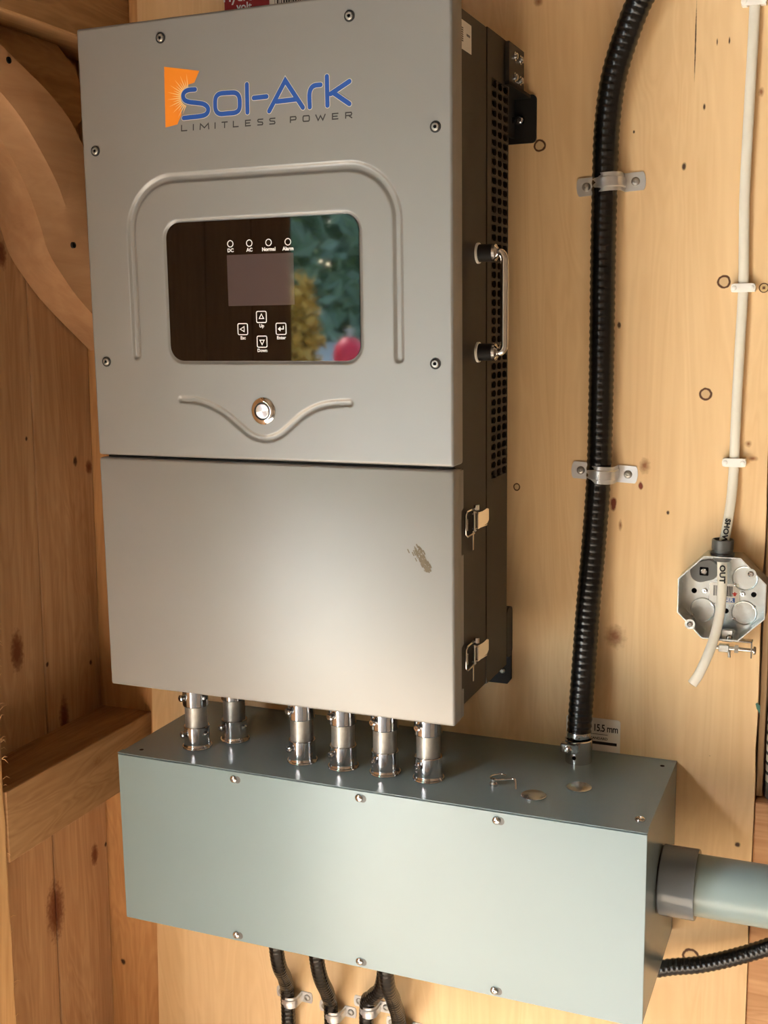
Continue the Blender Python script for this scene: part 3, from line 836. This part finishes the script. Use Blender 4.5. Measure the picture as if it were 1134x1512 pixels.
# upper bracket: side plate with bolts + wall flange
bm = B(); prism(bm, [(-.104, .7875), (-.038, .7875), (-.038, .7400), (-.104, .7400)], lambda y, z: (.4715, y, z), lambda y, z: (.4668, y, z))
ub = mk('upper_bracket', bm, M_BODY, inv, label='steel hanging bracket with bolts')
bm = B(); prism(bm, rrect(.405, .4785, .6832, .7428, .006), lambda x, z: (x, -.0045, z), lambda x, z: (x, -.0005, z)); box(bm, .42, .4715, -.104, -.004, .7380, .7420); box(bm, .446, .450, -.086, -.004, .690, .738); mk('bracket_flange', bm, M_BLACK, ub)
for z in (.7745, .7500):
    for y in (-.080, -.056):
        bm = B(); lathe(bm, (.4715, y, z), (1, 0, 0), [(.0055, 0), (.0055, .001), (.0042, .001), (.0040, .0032), (.0028, .0042), (0, .0042)], 14); mk('bracket_bolt', bm, M_ZINC, ub, 30)
q = px(768, 178, -.005); bm = B(); lathe(bm, q, (0, -1, 0), [(.0062, 0), (.0062, .0012), (.0044, .0014), (.0042, .0045), (.003, .0052), (0, .0052)], 14); mk('bracket_screw', bm, M_ZINC, ub, 30)
q = px(758, 178, -.012); bm = B(); lathe(bm, q, (-.4, -1, 0), [(.0042, 0), (.0042, .003), (0, .004)], 6); mk('bracket_nut', bm, M_ZINC, ub, 30)
# lower tab and skirt
bm = B(); prism(bm, [(.400, .004), (.449, .016), (.449, -.036), (.444, -.043), (.408, -.043)], lambda x, z: (x, -.006, z), lambda x, z: (x, -.0005, z))
box(bm, .405, .445, -.0866, -.001, .0105, .0145)
lb = mk('lower_bracket', bm, M_BLACK, inv)
q = px(742, 990, -.007); bm = B(); lathe(bm, q, (0, -1, 0), [(.0045, 0), (.0042, .002), (.0025, .003), (0, .003)], 14); mk('bracket_screw', bm, M_ZINC, lb, 30)
bm = B(); prism(bm, rrect(-.086, -.060, .018, .085, .009), lambda y, z: (.4665, y, z), lambda y, z: (.440, y, z)); mk('rear_foot', bm, M_BLACK, inv)
bm = B()
for k in range(11): box(bm, .03+k*.04, .034+k*.04, -.0866, -.048, .08, .74)
hs = mk('heat_sink', bm, M_BLACK, inv); hs['kind'] = 'stuff'

# red carton standing on the inverter, behind the cover's edge
cz0 = .7897
c0 = px(331, 10, -.235); c1 = px(482, -10, -.235)
cb = empty('cardboard_carton', ((c0.x+c1.x)/2, -.19, cz0)); tag(cb, 'red carton with white lettering and barcode on top of the inverter', 'box')
bm = B(); box(bm, c0.x, c1.x, -.235, -.145, cz0, cz0+.095, .0008, 1); mk('carton_body', bm, M_RED, cb)
a0 = px(398, 4, -.2352).x; a1 = px(455, 0, -.2352).x
bm = B(); box(bm, a0, a1, -.2356, -.235, cz0+.004, cz0+.085); wp = mk('barcode_panel', bm, M_PAPER, cb)
bm = B(); xx = a0+.007
while xx < a1-.003:
    wd = random.choice((.0006, .0010, .0018)); box(bm, xx, xx+wd, -.2359, -.2356, cz0+.008, cz0+.07); xx += wd+random.choice((.0008, .0014, .0022))
bb = mk('barcode_bars', bm, M_INK, wp)
p = px(352, 1, -.2354); mk('carton_text', text_bm('Hydro', .016, lambda a, b: (p.x+a, -.2354, p.z+.0045+b-a*.05), 'CENTER', .0003), M_PRINT, cb)
p = px(357, 7, -.2354); mk('carton_text', text_bm('volt', .013, lambda a, b: (p.x+.003+a, -.2354, p.z-.0025+b-a*.05), 'CENTER', .0003), M_PRINT, cb)

# ================================================================== WIREWAY BOX
TX0, TX1, TY, TT, TB = -.0462, .6777, -.238, -.1259, -.3688
tr = empty('wireway_box', ((TX0+TX1)/2, TY/2, TB))
tag(tr, 'long grey metal wireway box on the wall below the inverter', 'junction box')
tk = .0016
bm = B()
box(bm, TX0, TX1, TY+.002, -.0006, TT-tk, TT); box(bm, TX0, TX1, TY+.002, -.0006, TB, TB+tk)
box(bm, TX0, TX0+tk, TY+.002, -.0006, TB+tk, TT-tk); box(bm, TX1-tk, TX1, TY+.002, -.0006, TB+tk, TT-tk)
box(bm, TX0, TX1, -.0022, -.0006, TB+tk, TT-tk)
tb = mk('box_body', bm, M_TROUGH, tr)
bm = B(); box(bm, TX0-.0008, TX1+.0012, TY-.0006, TY+.0016, TB-.0015, TT-.0016, .0006, 1); cv = mk('front_cover', bm, M_TROUGH, tr, 30)
bm = B(); box(bm, TX0-.0012, TX1+.0016, TY-.0012, TY+.012, TT-.0001, TT+.0012, .0005, 1); mk('cover_flange', bm, M_TROUGH, tr)
def pan_head(c, ax, r, name, parent, mat=None, seg=20):
    bm = B(); lathe(bm, c, ax, [(r, -.0004), (r, .25*r), (.9*r, .45*r), (.6*r, .62*r), (.34*r, .66*r), (.30*r, .35*r), (0, .35*r)], seg)
    return mk(name, bm, mat or M_ZINC, parent, 35)
for u, v in ((347, 1150), (532, 1178), (735, 1211), (351, 1380), (533, 1419), (732, 1462)):
    q = px(u, v, TY); s = pan_head(Vector((q.x-.0015, TY-.0006, q.z)), (0, -1, 0), .0052, 'cover_screw', cv)
    bm = B(); lathe(bm, (q.x+.0035, TY-.0005, q.z-.0006), (0, -1, 0), [(.0050, 0), (.0050, .0004), (0, .0004)], 16); mk('screw_slot', bm, M_GREYPL, s)
q = pxz(945, 1211, TT); s = pan_head(q, (0, 0, 1), .0062, 'body_screw', tb, M_CHROME)
for u, v in ((978, 1131), (209, 1107)):
    q = pxz(u, v, TT); bm = B(); lathe(bm, q, (0, 0, 1), [(.0030, .00005), (.0030, .0003), (0, .0003)], 14); mk('mounting_hole', bm, M_VOID, tb)

# loose knock-out slugs and bent wire lying on the box
for (u, v, lab) in ((788, 1176, 'round steel knock-out slug nearer the front edge of the wireway box top'), (855, 1164, 'round steel knock-out slug just in front of the black conduit connector')):
    q = pxz(u, v, TT)
    bm = B(); lathe(bm, q+Vector((0, 0, .0004)), (0, 0, 1), [(0, 0), (.0150, 0), (.0158, .0007), (.0158, .0016), (.0150, .0022), (0, .0022)], 36)
    o = mk('knockout_slug', bm, M_GALV, None, 40)
    tag(o, lab, 'metal disc', 'loose knock-out slugs on the wireway box')
q = pxz(735, 1162, TT)
wp_ = empty('wire_clip', q); tag(wp_, 'bent steel wire clip hooked round a screw on the wireway box', 'wire clip')
bm = B()
hk = [(q.x+.011, q.y+.016, TT+.010), (q.x+.002, q.y+.018, TT+.010), (q.x-.008, q.y+.012, TT+.009), (q.x-.0105, q.y+.003, TT+.009), (q.x-.004, q.y-.003, TT+.0085), (q.x+.006, q.y-.002, TT+.009),
      (q.x+.014, q.y+.001, TT+.009), (q.x+.024, q.y+.003, TT+.0105), (q.x+.029, q.y+.002, TT+.0105), (q.x+.031, q.y-.002, TT+.007), (q.x+.033, q.y-.008, TT+.0013)]
hk = [(q.x-.003+(a-q.x)*.82, q.y+.004+(b-q.y)*.82, c_) for a, b, c_ in hk]
tube(bm, spline(hk, 5), .0013, 8); mk('wire_hook', bm, M_CHROME, wp_, 50)
bm = B(); lathe(bm, (q.x-.006, q.y+.002, TT+.0003), (0, 0, 1), [(.0050, 0), (.0050, .003), (.0034, .0055), (.0034, .009), (.002, .0095), (0, .0095)], 16); mk('clip_screw', bm, M_ZINC, wp_, 30)

# ================================================================== CONDUIT NIPPLES between inverter and box
ord_ = ('leftmost', 'second', 'third', 'fourth', 'fifth', 'rightmost')
labs = ('leftmost short steel conduit nipple between inverter and wireway box', 'set-back steel conduit nipple behind the leftmost one under the inverter',
        'third steel conduit nipple from the left, after the wide gap', 'fourth steel conduit nipple from the left under the inverter',
        'fifth steel conduit nipple from the left under the inverter', 'rightmost of the six steel conduit nipples under the inverter')
for k, (u, v) in enumerate(((292, 1109.5), (347.5, 1099), (447, 1131.5), (507.5, 1140.5), (569, 1149.5), (633, 1158.5))):
    f = pxz(u, v, TT)
    rF = .0205
    d = Vector((f.x-CX, f.y-CY)).normalized()
    cx, cy = f.x+d.x*rF, f.y+d.y*rF
    root = empty('conduit_nipple', (cx, cy, TT)); tag(root, labs[k], 'conduit nipple', 'steel conduit nipples under the inverter')
    top = .0096
    bm = B(); lathe(bm, (cx, cy, TT+.004), (0, 0, 1), [(.0156, 0), (.0156, .128)], 28); mk('conduit', bm, M_STEEL, root, 40)
    bm = B(); lathe(bm, (cx, cy, TT+.0002), (0, 0, 1), [(.0165, 0), (.0205, 0), (.0210, .0012), (.0205, .0026), (.0192, .0030), (.0183, .0050), (.0180, .0070), (.0180, .0305), (.0174, .0315), (.0153, .0315)], 36); lo = mk('lower_connector', bm, M_ZINC, root, 28)
    bm = B(); lathe(bm, (cx, cy, top), (0, 0, -1), [(.0165, 0), (.0205, 0), (.0210, .0012), (.0205, .0026), (.0192, .0030), (.0183, .0050), (.0180, .0070), (.0180, .0735), (.0174, .0745), (.0153, .0745)], 36); up = mk('upper_connector', bm, M_ZINC, root, 28)
    sdv = Vector((-.50+.04*k, -.86, 0)).normalized()
    for prt, z in ((lo, TT+.0215), (up, top-.061)):
        c = Vector((cx, cy, z))+sdv*.0175
        bm = B(); lathe(bm, c, sdv, [(.0052, 0), (.0052, .0012), (.0030, .0016), (.0030, .0038), (.0047, .0042), (.0049, .0062), (.0036, .0074), (.0012, .0074), (.0010, .0062), (0, .0062)], 16); mk('set_screw', bm, M_ZINC, prt, 30)
        s2 = Vector((-sdv.y, sdv.x, 0))*-1
        if k < 2 and prt is (lo if k == 1 else up) or k == 0:
            s2 = Vector((.97, -.25, 0)).normalized(); c = Vector((cx, cy, z))+s2*.0175
            bm = B(); lathe(bm, c, s2, [(.0036, 0), (.0036, .003), (.002, .004), (0, .004)], 12); mk('set_screw', bm, M_ZINC, prt, 30)

# ================================================================== FLEXIBLE CONDUITS AND STRAPS
def flex(name, pts, r, label, pitch=.0088, amp=.00055, group=None, seg=22):
    P = resample(spline(pts, 14), pitch/4)
    rr = [r+amp*math.sin(2*math.pi*i/4+.4) for i in range(len(P))]
    bm = B(); tube(bm, P, rr, seg)
    o = mk(name, bm, M_FLEX, None, 60)
    return tag(o, label, 'conduit', group)

def strap(u, v, r, yc, label, tilt=0.0, tabw=.0245, hgt=.0225, group=None, right=True):
    """two-hole strap: ridged half band over a vertical conduit of radius r centred yc from the wall, tabs screwed to the wall"""
    c = px(u, v, yc-r); c = Vector((c.x, 0, c.z))
    root = empty('conduit_strap', c); tag(root, label, 'strap', group)
    R = r+.0006
    prof = [(-hgt/2, .0002), (-hgt/2, .0012), (-hgt*.30, .0012), (-hgt*.24, .0028), (-hgt*.08, .0028), (0, .0026), (hgt*.08, .0028), (hgt*.24, .0028), (hgt*.30, .0012), (hgt/2, .0012), (hgt/2, .0002)]
    bm = B(); prev = None
    path = [(-R-.0004, -.0012, -1, 0)] if False else []
    angs = [math.radians(180+180*i/22) for i in range(23)]
    secs = []
    secs.append([(-(R+t)-.0005, -.0012, zz_) for zz_, t in prof])
    for a in angs: secs.append([((R+t)*math.cos(a), yc+(R+t)*math.sin(a), zz_) for zz_, t in prof])
    secs.append([((R+t)+.0005, -.0012, zz_) for zz_, t in prof])
    rings = [[bm.verts.new(c+Vector(p)) for p in s] for s in secs]
    n = len(prof)
    for a, b in zip(rings, rings[1:]):
        for j in range(n): bm.faces.new((a[j], a[(j+1) % n], b[(j+1) % n], b[j]))
    xf = Matrix.Translation(c) @ Matrix.Rotation(tilt, 4, 'Y') @ Matrix.Translation(-c)
    mk('strap_band', bm, M_STRAP, root, 30, xf=xf)
    for s in (-1, 1):
        x0 = R+.001
        pl_ = [(x0, -hgt/2), (x0+tabw*.86, -hgt/2)] + [(x0+tabw*.86+tabw*.14*math.cos(math.radians(a)), hgt/2*math.sin(math.radians(a))) for a in (-70, -40, 0, 40, 70)] + [(x0+tabw*.86, hgt/2), (x0, hgt/2)]
        bm = B(); prism(bm, pl_, lambda a, b: (c.x+s*a, -.0018, c.z+b), lambda a, b: (c.x+s*a, -.0003, c.z+b)); t = mk('strap_tab', bm, M_STRAP, root, xf=xf)
        bm = B(); lathe(bm, (c.x+s*(x0+tabw*.52), -.0018, c.z), (0, -1, 0), [(.0055, 0), (.0052, .0012), (.0040, .0024), (.0018, .0030), (.0015, .0020), (0, .0020)], 16)
        mk('strap_screw', bm, M_STEEL, t, 30, xf=xf)

RC = .0158
qb = pxz(853, 1131, TT)
cbx, cby = qb.x-.003, qb.y+.018
main = [px(990, -70, -.060), px(967, -35, -.050), px(945, 0, -.040), px(922, 60, -.032), px(905, 120, -.027), px(896, 190, -.022), px(893, 268, -.019), px(890.5, 370, -.019), px(889, 480, -.019), px(887, 600, -.019), px(884, 700, -.019), px(877, 800, -.022), px(868, 900, -.028), px(860, 1010, -.038), Vector((cbx, cby, TT+.036))]
flex('flexible_conduit', main, RC, 'thick black flexible conduit strapped vertically up the plywood', seg=28)
fc = empty('conduit_connector', (cbx, cby, TT)); tag(fc, 'zinc screw-clamp connector joining the black conduit to the wireway box', 'connector')
bm = B(); lathe(bm, (cbx, cby, TT+.0002), (0, 0, 1), [(.0130, 0), (.0178, 0), (.0178, .018), (.0186, .0185), (.0186, .031), (.0172, .032), (.0158, .030), (.0156, .014)], 36); bd = mk('connector_body', bm, M_ZINC, fc, 30)
bm = B(); lathe(bm, (cbx, cby, TT+.034), (0, 0, 1), [(.0150, 0), (.0162, .001), (.0166, .004), (.0162, .008), (.0150, .009)], 32); mk('ferrule', bm, M_ZINC, fc, 30)
bm = B(); box(bm, cbx-.0195, cbx+.004, cby-.0235, cby-.014, TT+.0175, TT+.0305, .001, 1); mk('clamp_block', bm, M_ZINC, fc)
bm = B(); lathe(bm, (cbx-.009, cby-.0235, TT+.023), (0, -1, 0), [(.0050, 0), (.0050, .002), (.0038, .0035), (.0012, .0037), (.001, .0025), (0, .0025)], 16); mk('clamp_screw', bm, M_CHROME, fc, 30)
bm = B(); lathe(bm, (cbx-.002, cby-.0172, TT+.010), (-.12, -1, 0), [(.0028, 0), (.0028, .0010), (0, .0010)], 12); mk('clamp_hole', bm, M_VOID, bd)
strap(894, 268, RC, -.0185, 'upper zinc strap holding the thick black conduit to the plywood', math.radians(-3), .0265, group='straps on the upright conduit')
strap(884.5, 702, RC, -.0185, 'lower zinc strap on the thick black conduit, near red-brown stains', math.radians(3), .0265, group='straps on the upright conduit')

RL = .0112
def down(u0, v0, y0, P, label):
    """conduit leaving the underside of the box and running down the wall"""
    pts = [Vector((px(u0, v0, y0).x, y0, TB-.003))] + [px(u, v, y) for u, v, y in P]
    e = pts[-1]; pts += [Vector((e.x, -.0150, e.z-.20)), Vector((e.x, -.0150, FZ+.03))]
    flex('flexible_conduit', pts, RL, label, .0070, .0003, 'black conduits leaving the wireway box', 18)
down(402, 1390, -.085, [(410, 1415, -.075), (421, 1446, -.035), (425, 1480, -.015)], 'leftmost thin black conduit running down below the wireway box')
down(458, 1400, -.085, [(470, 1430, -.072), (484, 1468, -.035), (489, 1500, -.015)], 'second thin black conduit from the left below the wireway box')
down(574, 1432, -.050, [(566, 1446, -.044), (550, 1472, -.026), (541, 1496, -.015)], 'third black conduit below the wireway box, slanting to the left')
down(566, 1432, -.092, [(571, 1447, -.086), (581, 1478, -.052), (590, 1525, -.015)], 'rightmost black conduit below the wireway box, crossing in front of its neighbour')
SB = 'straps under the wireway box'
strap(424.5, 1481, RL, -.0150, 'zinc strap on the leftmost conduit below the wireway box', 0, .019, .018, SB)
strap(489, 1503, RL, -.0150, 'zinc strap on the second conduit below the wireway box', 0, .019, .018, SB)
strap(541, 1496, RL, -.0150, 'zinc strap on the slanting third conduit below the wireway box', 0, .019, .018, SB)
strap(590, 1528, RL, -.0150, 'zinc strap on the rightmost conduit below the wireway box, cut by frame', 0, .019, .018, SB)

pts = [Vector((.600, -.060, TB-.004)), Vector((.603, -.058, TB-.024)), Vector((.630, -.052, TB-.044)), px(990, 1428, -.046), px(1035, 1424, -.044), px(1085, 1413, -.042), px(1140, 1396, -.040), px(1200, 1370, -.040), px(1300, 1300, -.040), px(1420, 1200, -.040)]
flex('flexible_conduit', pts, .0108, 'black flexible conduit curving out to the right under the grey PVC pipe', .0072, .0005)

# ================================================================== GREY PVC PIPE
pc = Vector((TX1, -.118, -.2385))
pv = empty('pvc_conduit', (TX1+.1, pc.y, pc.z-.04)); tag(pv, 'large grey PVC conduit leaving the right end of the wireway box', 'pipe')
bm = B(); lathe(bm, pc+Vector((.0018, 0, 0)), (1, 0, 0), [(.036, 0), (.0425, 0), (.0435, .001), (.0435, .0420), (.0428, .0435), (.0375, .0435), (.0375, .030)], 48); mk('coupling', bm, M_PVC2, pv, 30)
bm = B(); lathe(bm, pc+Vector((.032, 0, 0)), (1, 0, 0), [(.0375, 0), (.0375, 1.1)], 48); mk('pipe', bm, M_PVC, pv, 30)
bm = B(); lathe(bm, pc+Vector((.0002, 0, 0)), (1, 0, 0), [(.030, 0), (.0415, 0), (.0415, .0018), (.030, .0018)], 48); mk('locknut', bm, M_BLACK, pv, 30)

# ================================================================== WHITE CABLE, CABLE STAPLES, OCTAGON BOX
BC = px(1064.5, 884, -.038); bx_, bz_ = BC.x, BC.z
RO = .0535                       # half flat-to-flat of the octagon box
ctop = bz_+RO
cc = px(1067, 812, -.020)
cable = [px(1119, -60, -.0065), px(1115, 0, -.0065), px(1112, 60, -.007), px(1108.5, 120, -.0075), px(1104, 200, -.008), px(1099.5, 290, -.0075), px(1098.5, 360, -.0070), px(1097.5, 425, -.0065), px(1092, 520, -.0075), px(1087.5, 600, -.0072), px(1084, 683, -.0065), px(1080.5, 730, -.009), px(1074, 775, -.014), px(1068, 805, -.019), px(1066, 822, -.021),
         px(1066.5, 845, -.023), px(1066, 872, -.027), px(1063, 905, -.035), px(1055, 940, -.046), px(1044, 970, -.056), px(1031, 997, -.062), px(1022, 1010, -.064)]
cp = spline(cable, 6)
bm = B(); tube(bm, cp, .0062, 18, ry=.0040)
ca = mk('electrical_cable', bm, M_CABLE, None, 60)
tag(ca, 'white flat sheathed cable running down the plywood into the octagon box', 'cable')
e0, e1 = cp[-1], cp[-3]; dd = (e0-e1).normalized()
bm = B(); tube(bm, [e0-dd*.001, e0+dd*.0006], .0042, 14, ry=.0022); mk('cut_end', bm, M_INK, ca)
# handwriting on the sheath, reading downwards
def on_cable(u0, v0, y0, u1, v1, y1, word, size, lift):
    a, b = px(u0, v0, y0), px(u1, v1, y1)
    ax = (b-a).normalized(); vw = (Vector((CX, CY, CZ))-a).normalized()
    up_ = ax.cross(vw).normalized()*-1
    if up_.x < 0: up_ = -up_
    nn = up_.cross(ax).normalized()
    if nn.dot(vw) < 0: nn = -nn
    mk('handwriting', text_bm(word, size, lambda s, t: tuple(a+ax*s+up_*(t*.9)+nn*(lift-.6*t*t/.0062)), 'LEFT', .00045, 1.05), M_INK, ca)
on_cable(1075, 766, -.0135, 1068.5, 801, -.0185, 'SHOW', .0098, .0052)
on_cable(1066.5, 834, -.0225, 1066, 864, -.026, 'OUT', .0105, .0054)
def staple(u, v, label):
    c = px(u, v, -.009); c = Vector((c.x, 0, c.z))
    root = empty('cable_staple', c); tag(root, label, 'cable clip', 'white cable staples')
    bm = B(); prism(bm, rrect(c.x-.0145, c.x+.0145, c.z-.0053, c.z+.0053, .0045), lambda x, z: (x, -.0122, z), lambda x, z: (x, -.0112, z))
    for s in (-1, 1): box(bm, c.x+s*.0105-.0035, c.x+s*.0105+.0035, -.0114, -.0003, c.z-.005, c.z+.005, .0008, 1)
    mk('staple_bridge', bm, M_WHITE, root)
    for s in (-1, 1):
        bm = B(); lathe(bm, (c.x+s*.0105, -.0121, c.z), (0, -1, 0), [(.0029, 0), (.0027, .0009), (.0014, .0014), (0, .0014)], 12); mk('staple_nail', bm, M_WHITE, root, 30)
staple(1113.5, 1, 'topmost white plastic staple on the white cable')
staple(1097.5, 425, 'middle white plastic staple on the cable, beside a ring-shaped knot')
staple(1084, 683, 'lowest white plastic staple on the cable, above the octagon box')

ob = empty('octagon_box', (bx_, -.02, bz_-RO)); tag(ob, 'open galvanised octagon junction box on the plywood with a cable hanging out', 'junction box')
def octo(r): return [(r/math.cos(math.pi/8)*math.cos(math.radians(22.5+45*i)), r/math.cos(math.pi/8)*math.sin(math.radians(22.5+45*i))) for i in range(8)]
bm = B()
o1, o2 = octo(RO), octo(RO-.0014)
va = [[bm.verts.new((bx_+x, y, bz_+z)) for x, z in o] for o, y in ((o1, -.0004), (o1, -.0385), (o2, -.0385), (o2, -.0025))]
for a, b in zip(va, va[1:]):
    for i in range(8): bm.faces.new((a[i], a[(i+1) % 8], b[(i+1) % 8], b[i]))
bm.faces.new(va[0]); bm.faces.new(va[-1])
mk('box_shell', bm, M_GALV, ob)
YB = -.0025
for u, v in ((1037.5, 900), (1098.5, 905), (1100, 854)):
    c = px(u, v, YB)
    bm = B(); lathe(bm, c, (0, -1, 0), [(.0160, 0), (.0160, .0012), (.0152, .0018), (.0146, .0016), (.0142, .0005), (0, .0005)], 32); k_ = mk('knockout', bm, M_GALV, ob, 25)
    for a in (35, 215):
        bm = B(); lathe(bm, c+Vector((.0150*math.cos(math.radians(a)), -.0004, .0150*math.sin(math.radians(a)))), (0, -1, 0), [(.0022, 0), (.0018, .0014), (0, .0018)], 10); mk('knockout_tie', bm, M_ZINC, k_, 30)
c = px(1040, 843, YB-.004)
bm = B(); prism(bm, [(c.x+a*.96-.3*b, c.z+b+.3*a) for a, b in rrect(-.0175, .0175, -.0125, .0125, .0120)], lambda x, z: (x, YB-.0065, z), lambda x, z: (x, YB, z)); cl_ = mk('cable_clamp', bm, M_GREYPL, ob)
bm = B(); box(bm, c.x-.0055, c.x+.0055, YB-.0078, YB-.0062, c.z-.0055, c.z+.0055, .0008, 1); mk('clamp_recess', bm, M_VOID, cl_)
bm = B(); lathe(bm, (c.x, YB-.0076, c.z), (0, -1, 0), [(.0042, 0), (.0040, .0012), (.0026, .0020), (0, .0020)], 14); mk('clamp_screw', bm, M_ZINC, cl_, 30)
for u, v in ((1025, 872), (1113, 878), (1072, 902)):
    bm = B(); lathe(bm, px(u, v, YB), (0, -1, 0), [(.0034, 0), (.0034, .0003), (0, .0003)], 14); mk('nail_hole', bm, M_VOID, ob)
for u, v in ((1041, 872), (1097, 877)):
    bm = B(); lathe(bm, px(u, v, YB), (0, -1, 0), [(.0034, 0), (.0030, .0010), (.0018, .0012), (0, .0004)], 14); mk('dimple', bm, M_ZINC, ob, 30)
for u, v in ((1019, 921), (1109, 847)):
    c = px(u, v, -.036); d = Vector((bx_-c.x, 0, bz_-c.z)).normalized()
    bm = B(); lathe(bm, Vector((c.x, -.0384, c.z)), (0, 1, 0), [(0, 0), (.0065, 0), (.0065, .0012), (0, .0012)], 18); ea = mk('mounting_ear', bm, M_GALV, ob, 30)
    bm = B(); lathe(bm, Vector((c.x, -.0384, c.z)), (0, -1, 0), [(.0038, 0), (.0036, .0012), (.0022, .0020), (.0008, .0020), (0, .0012)], 14); mk('ear_screw', bm, M_ZINC, ea, 30)
# sticker on the back of the box
s0, s1 = px(1048, 860, YB), px(1091, 893, YB)
bm = B(); prism(bm, rrect(s0.x, s1.x, s1.z, s0.z, .002), lambda x, z: (x, YB-.0006, z), lambda x, z: (x, YB, z)); bs = mk('box_sticker', bm, M_PAPER, ob, label='white barcode sticker')
bm = B(); xx = s0.x+.005
while xx < s1.x-.008:
    wd = random.choice((.0005, .0009, .0014)); box(bm, xx, xx+wd, YB-.0009, YB-.0006, s0.z-.0165, s0.z-.003); xx += wd+random.choice((.0006, .0010))
mk('barcode_bars', bm, M_INK, bs)
bm = B(); box(bm, s1.x-.022, s1.x-.005, YB-.0009, YB-.0006, s1.z+.0025, s1.z+.0085); bp = mk('sticker_band', bm, M_BLUEPR, bs)
mk('sticker_text', text_bm('IBER', .0066, lambda a, b: (s1.x-.0135+a, YB-.0011, s1.z+.0055+b), 'CENTER', .0002), M_PRINT, bp)
bm = B(); q = (s1.x-.0055, s1.z+.0135)
vs = [bm.verts.new((q[0]+a, YB-.0009, q[1]+b)) for a, b in ((0, .0034), (.0012, .0016), (.0034, .0012), (.0016, -.0006), (.0016, -.0024), (-.0016, -.0024), (-.0016, -.0006), (-.0034, .0012), (-.0012, .0016))]; bm.faces.new(vs)
mk('leaf_mark', bm, M_REDPR, bs)
# push-in cable connector in the top of the box
tcx, tcy = cc.x, -.0205
bm = B(); lathe(bm, (tcx, tcy, ctop-.0085), (0, 0, 1), [(.0095, 0), (.0128, .0045), (.0128, .0085), (.0150, .0087), (.0150, .0105), (.0128, .0112), (.0128, .0150), (.0134, .0158), (.0134, .0270), (.0126, .0280), (.0112, .0280), (.0108, .010)], 32)
mk('cable_connector', bm, M_GREYPL, ob, 30, label='dark grey push-in cable connector')
# inner clamp at the bottom and the hanger bar below the box
q = px(1071, 938, -.020)
bm = B(); box(bm, q.x-.012, q.x+.012, -.026, -.012, q.z-.004, q.z+.006, .001, 1); box(bm, q.x-.004, q.x+.010, -.030, -.024, q.z-.006, q.z+.010, .001, 1); ic = mk('inner_clamp', bm, M_GALV, ob)
pan_head(Vector((q.x+.006, -.030, q.z)), (0, -1, 0), .0040, 'clamp_screw', ic)
h0, h1 = px(1060, 955, -.024), px(1111, 959, -.024)
zc = (h0.z+h1.z)/2
bm = B(); box(bm, h0.x-.002, h1.x, -.031, -.017, bz_-RO-.0030, bz_-RO-.0010, .0004, 1); box(bm, h1.x-.0016, h1.x, -.031, -.017, zc-.010, bz_-RO-.0010, .0004, 1)
hb = mk('hanger_bracket', bm, M_ZINC, ob)
bm = B(); tube(bm, [(h0.x-.002, -.024, zc-.001), (h1.x+.003, -.024, zc-.001)], .0026, 12); mk('hanger_bolt', bm, M_ZINC, hb, 50)
bm = B(); lathe(bm, (h1.x+.0015, -.024, zc-.001), (1, 0, 0), [(.0055, 0), (.0055, .0015), (.0040, .0030), (.0012, .0032), (0, .0022)], 16); mk('bolt_head', bm, M_ZINC, hb, 30)
bm = B(); box(bm, h0.x+.001, h0.x+.014, -.029, -.019, zc-.0055, zc+.0040, .0008, 1); mk('clamp_jaw', bm, M_GALV, hb)
bm = B(); lathe(bm, (h0.x+.020, -.024, zc-.001), (1, 0, 0), [(0, 0), (.0052, .0005), (.0052, .0050), (0, .0055)], 6); mk('hanger_nut', bm, M_STEEL, hb, 30)
bm = B(); tube(bm, [(h0.x+.014, -.0245, zc-.004), (h0.x+.0145, -.0245, zc-.0125)], .0018, 10); mk('hanger_pin', bm, M_STEEL, hb, 50)

# ================================================================== CAN on the ledge at the right edge
kc = Vector((px(1127.5, 1150, .012).x+.0285, .030, -.170))
cn = empty('spray_can', kc); tag(cn, 'grey can with striped white label standing on the ledge at right edge', 'can')
bm = B(); lathe(bm, kc, (0, 0, 1), [(0, .0005), (.026, .0005), (.0285, .002), (.0285, .022), (.0278, .024)], 36); mk('can_base', bm, M_GREYPL, cn, 30)
bm = B(); lathe(bm, kc, (0, 0, 1), [(.0278, .024), (.0280, .024), (.0280, .115), (.0262, .120)], 36); mk('can_label', bm, M_PAPER, cn, 30)
bm = B()
for k in range(6): lathe(bm, kc+Vector((0, 0, .034+k*.0135)), (0, 0, 1), [(.0281, 0), (.0283, .0004), (.0283, .004), (.0281, .0044)], 36)
mk('label_stripe', bm, M_INK, cn, 30)
bm = B(); lathe(bm, kc, (0, 0, 1), [(.0262, .120), (.018, .130), (.012, .131), (.012, .150), (.010, .153), (0, .153)], 36); mk('can_top', bm, M_WHITE, cn, 30)
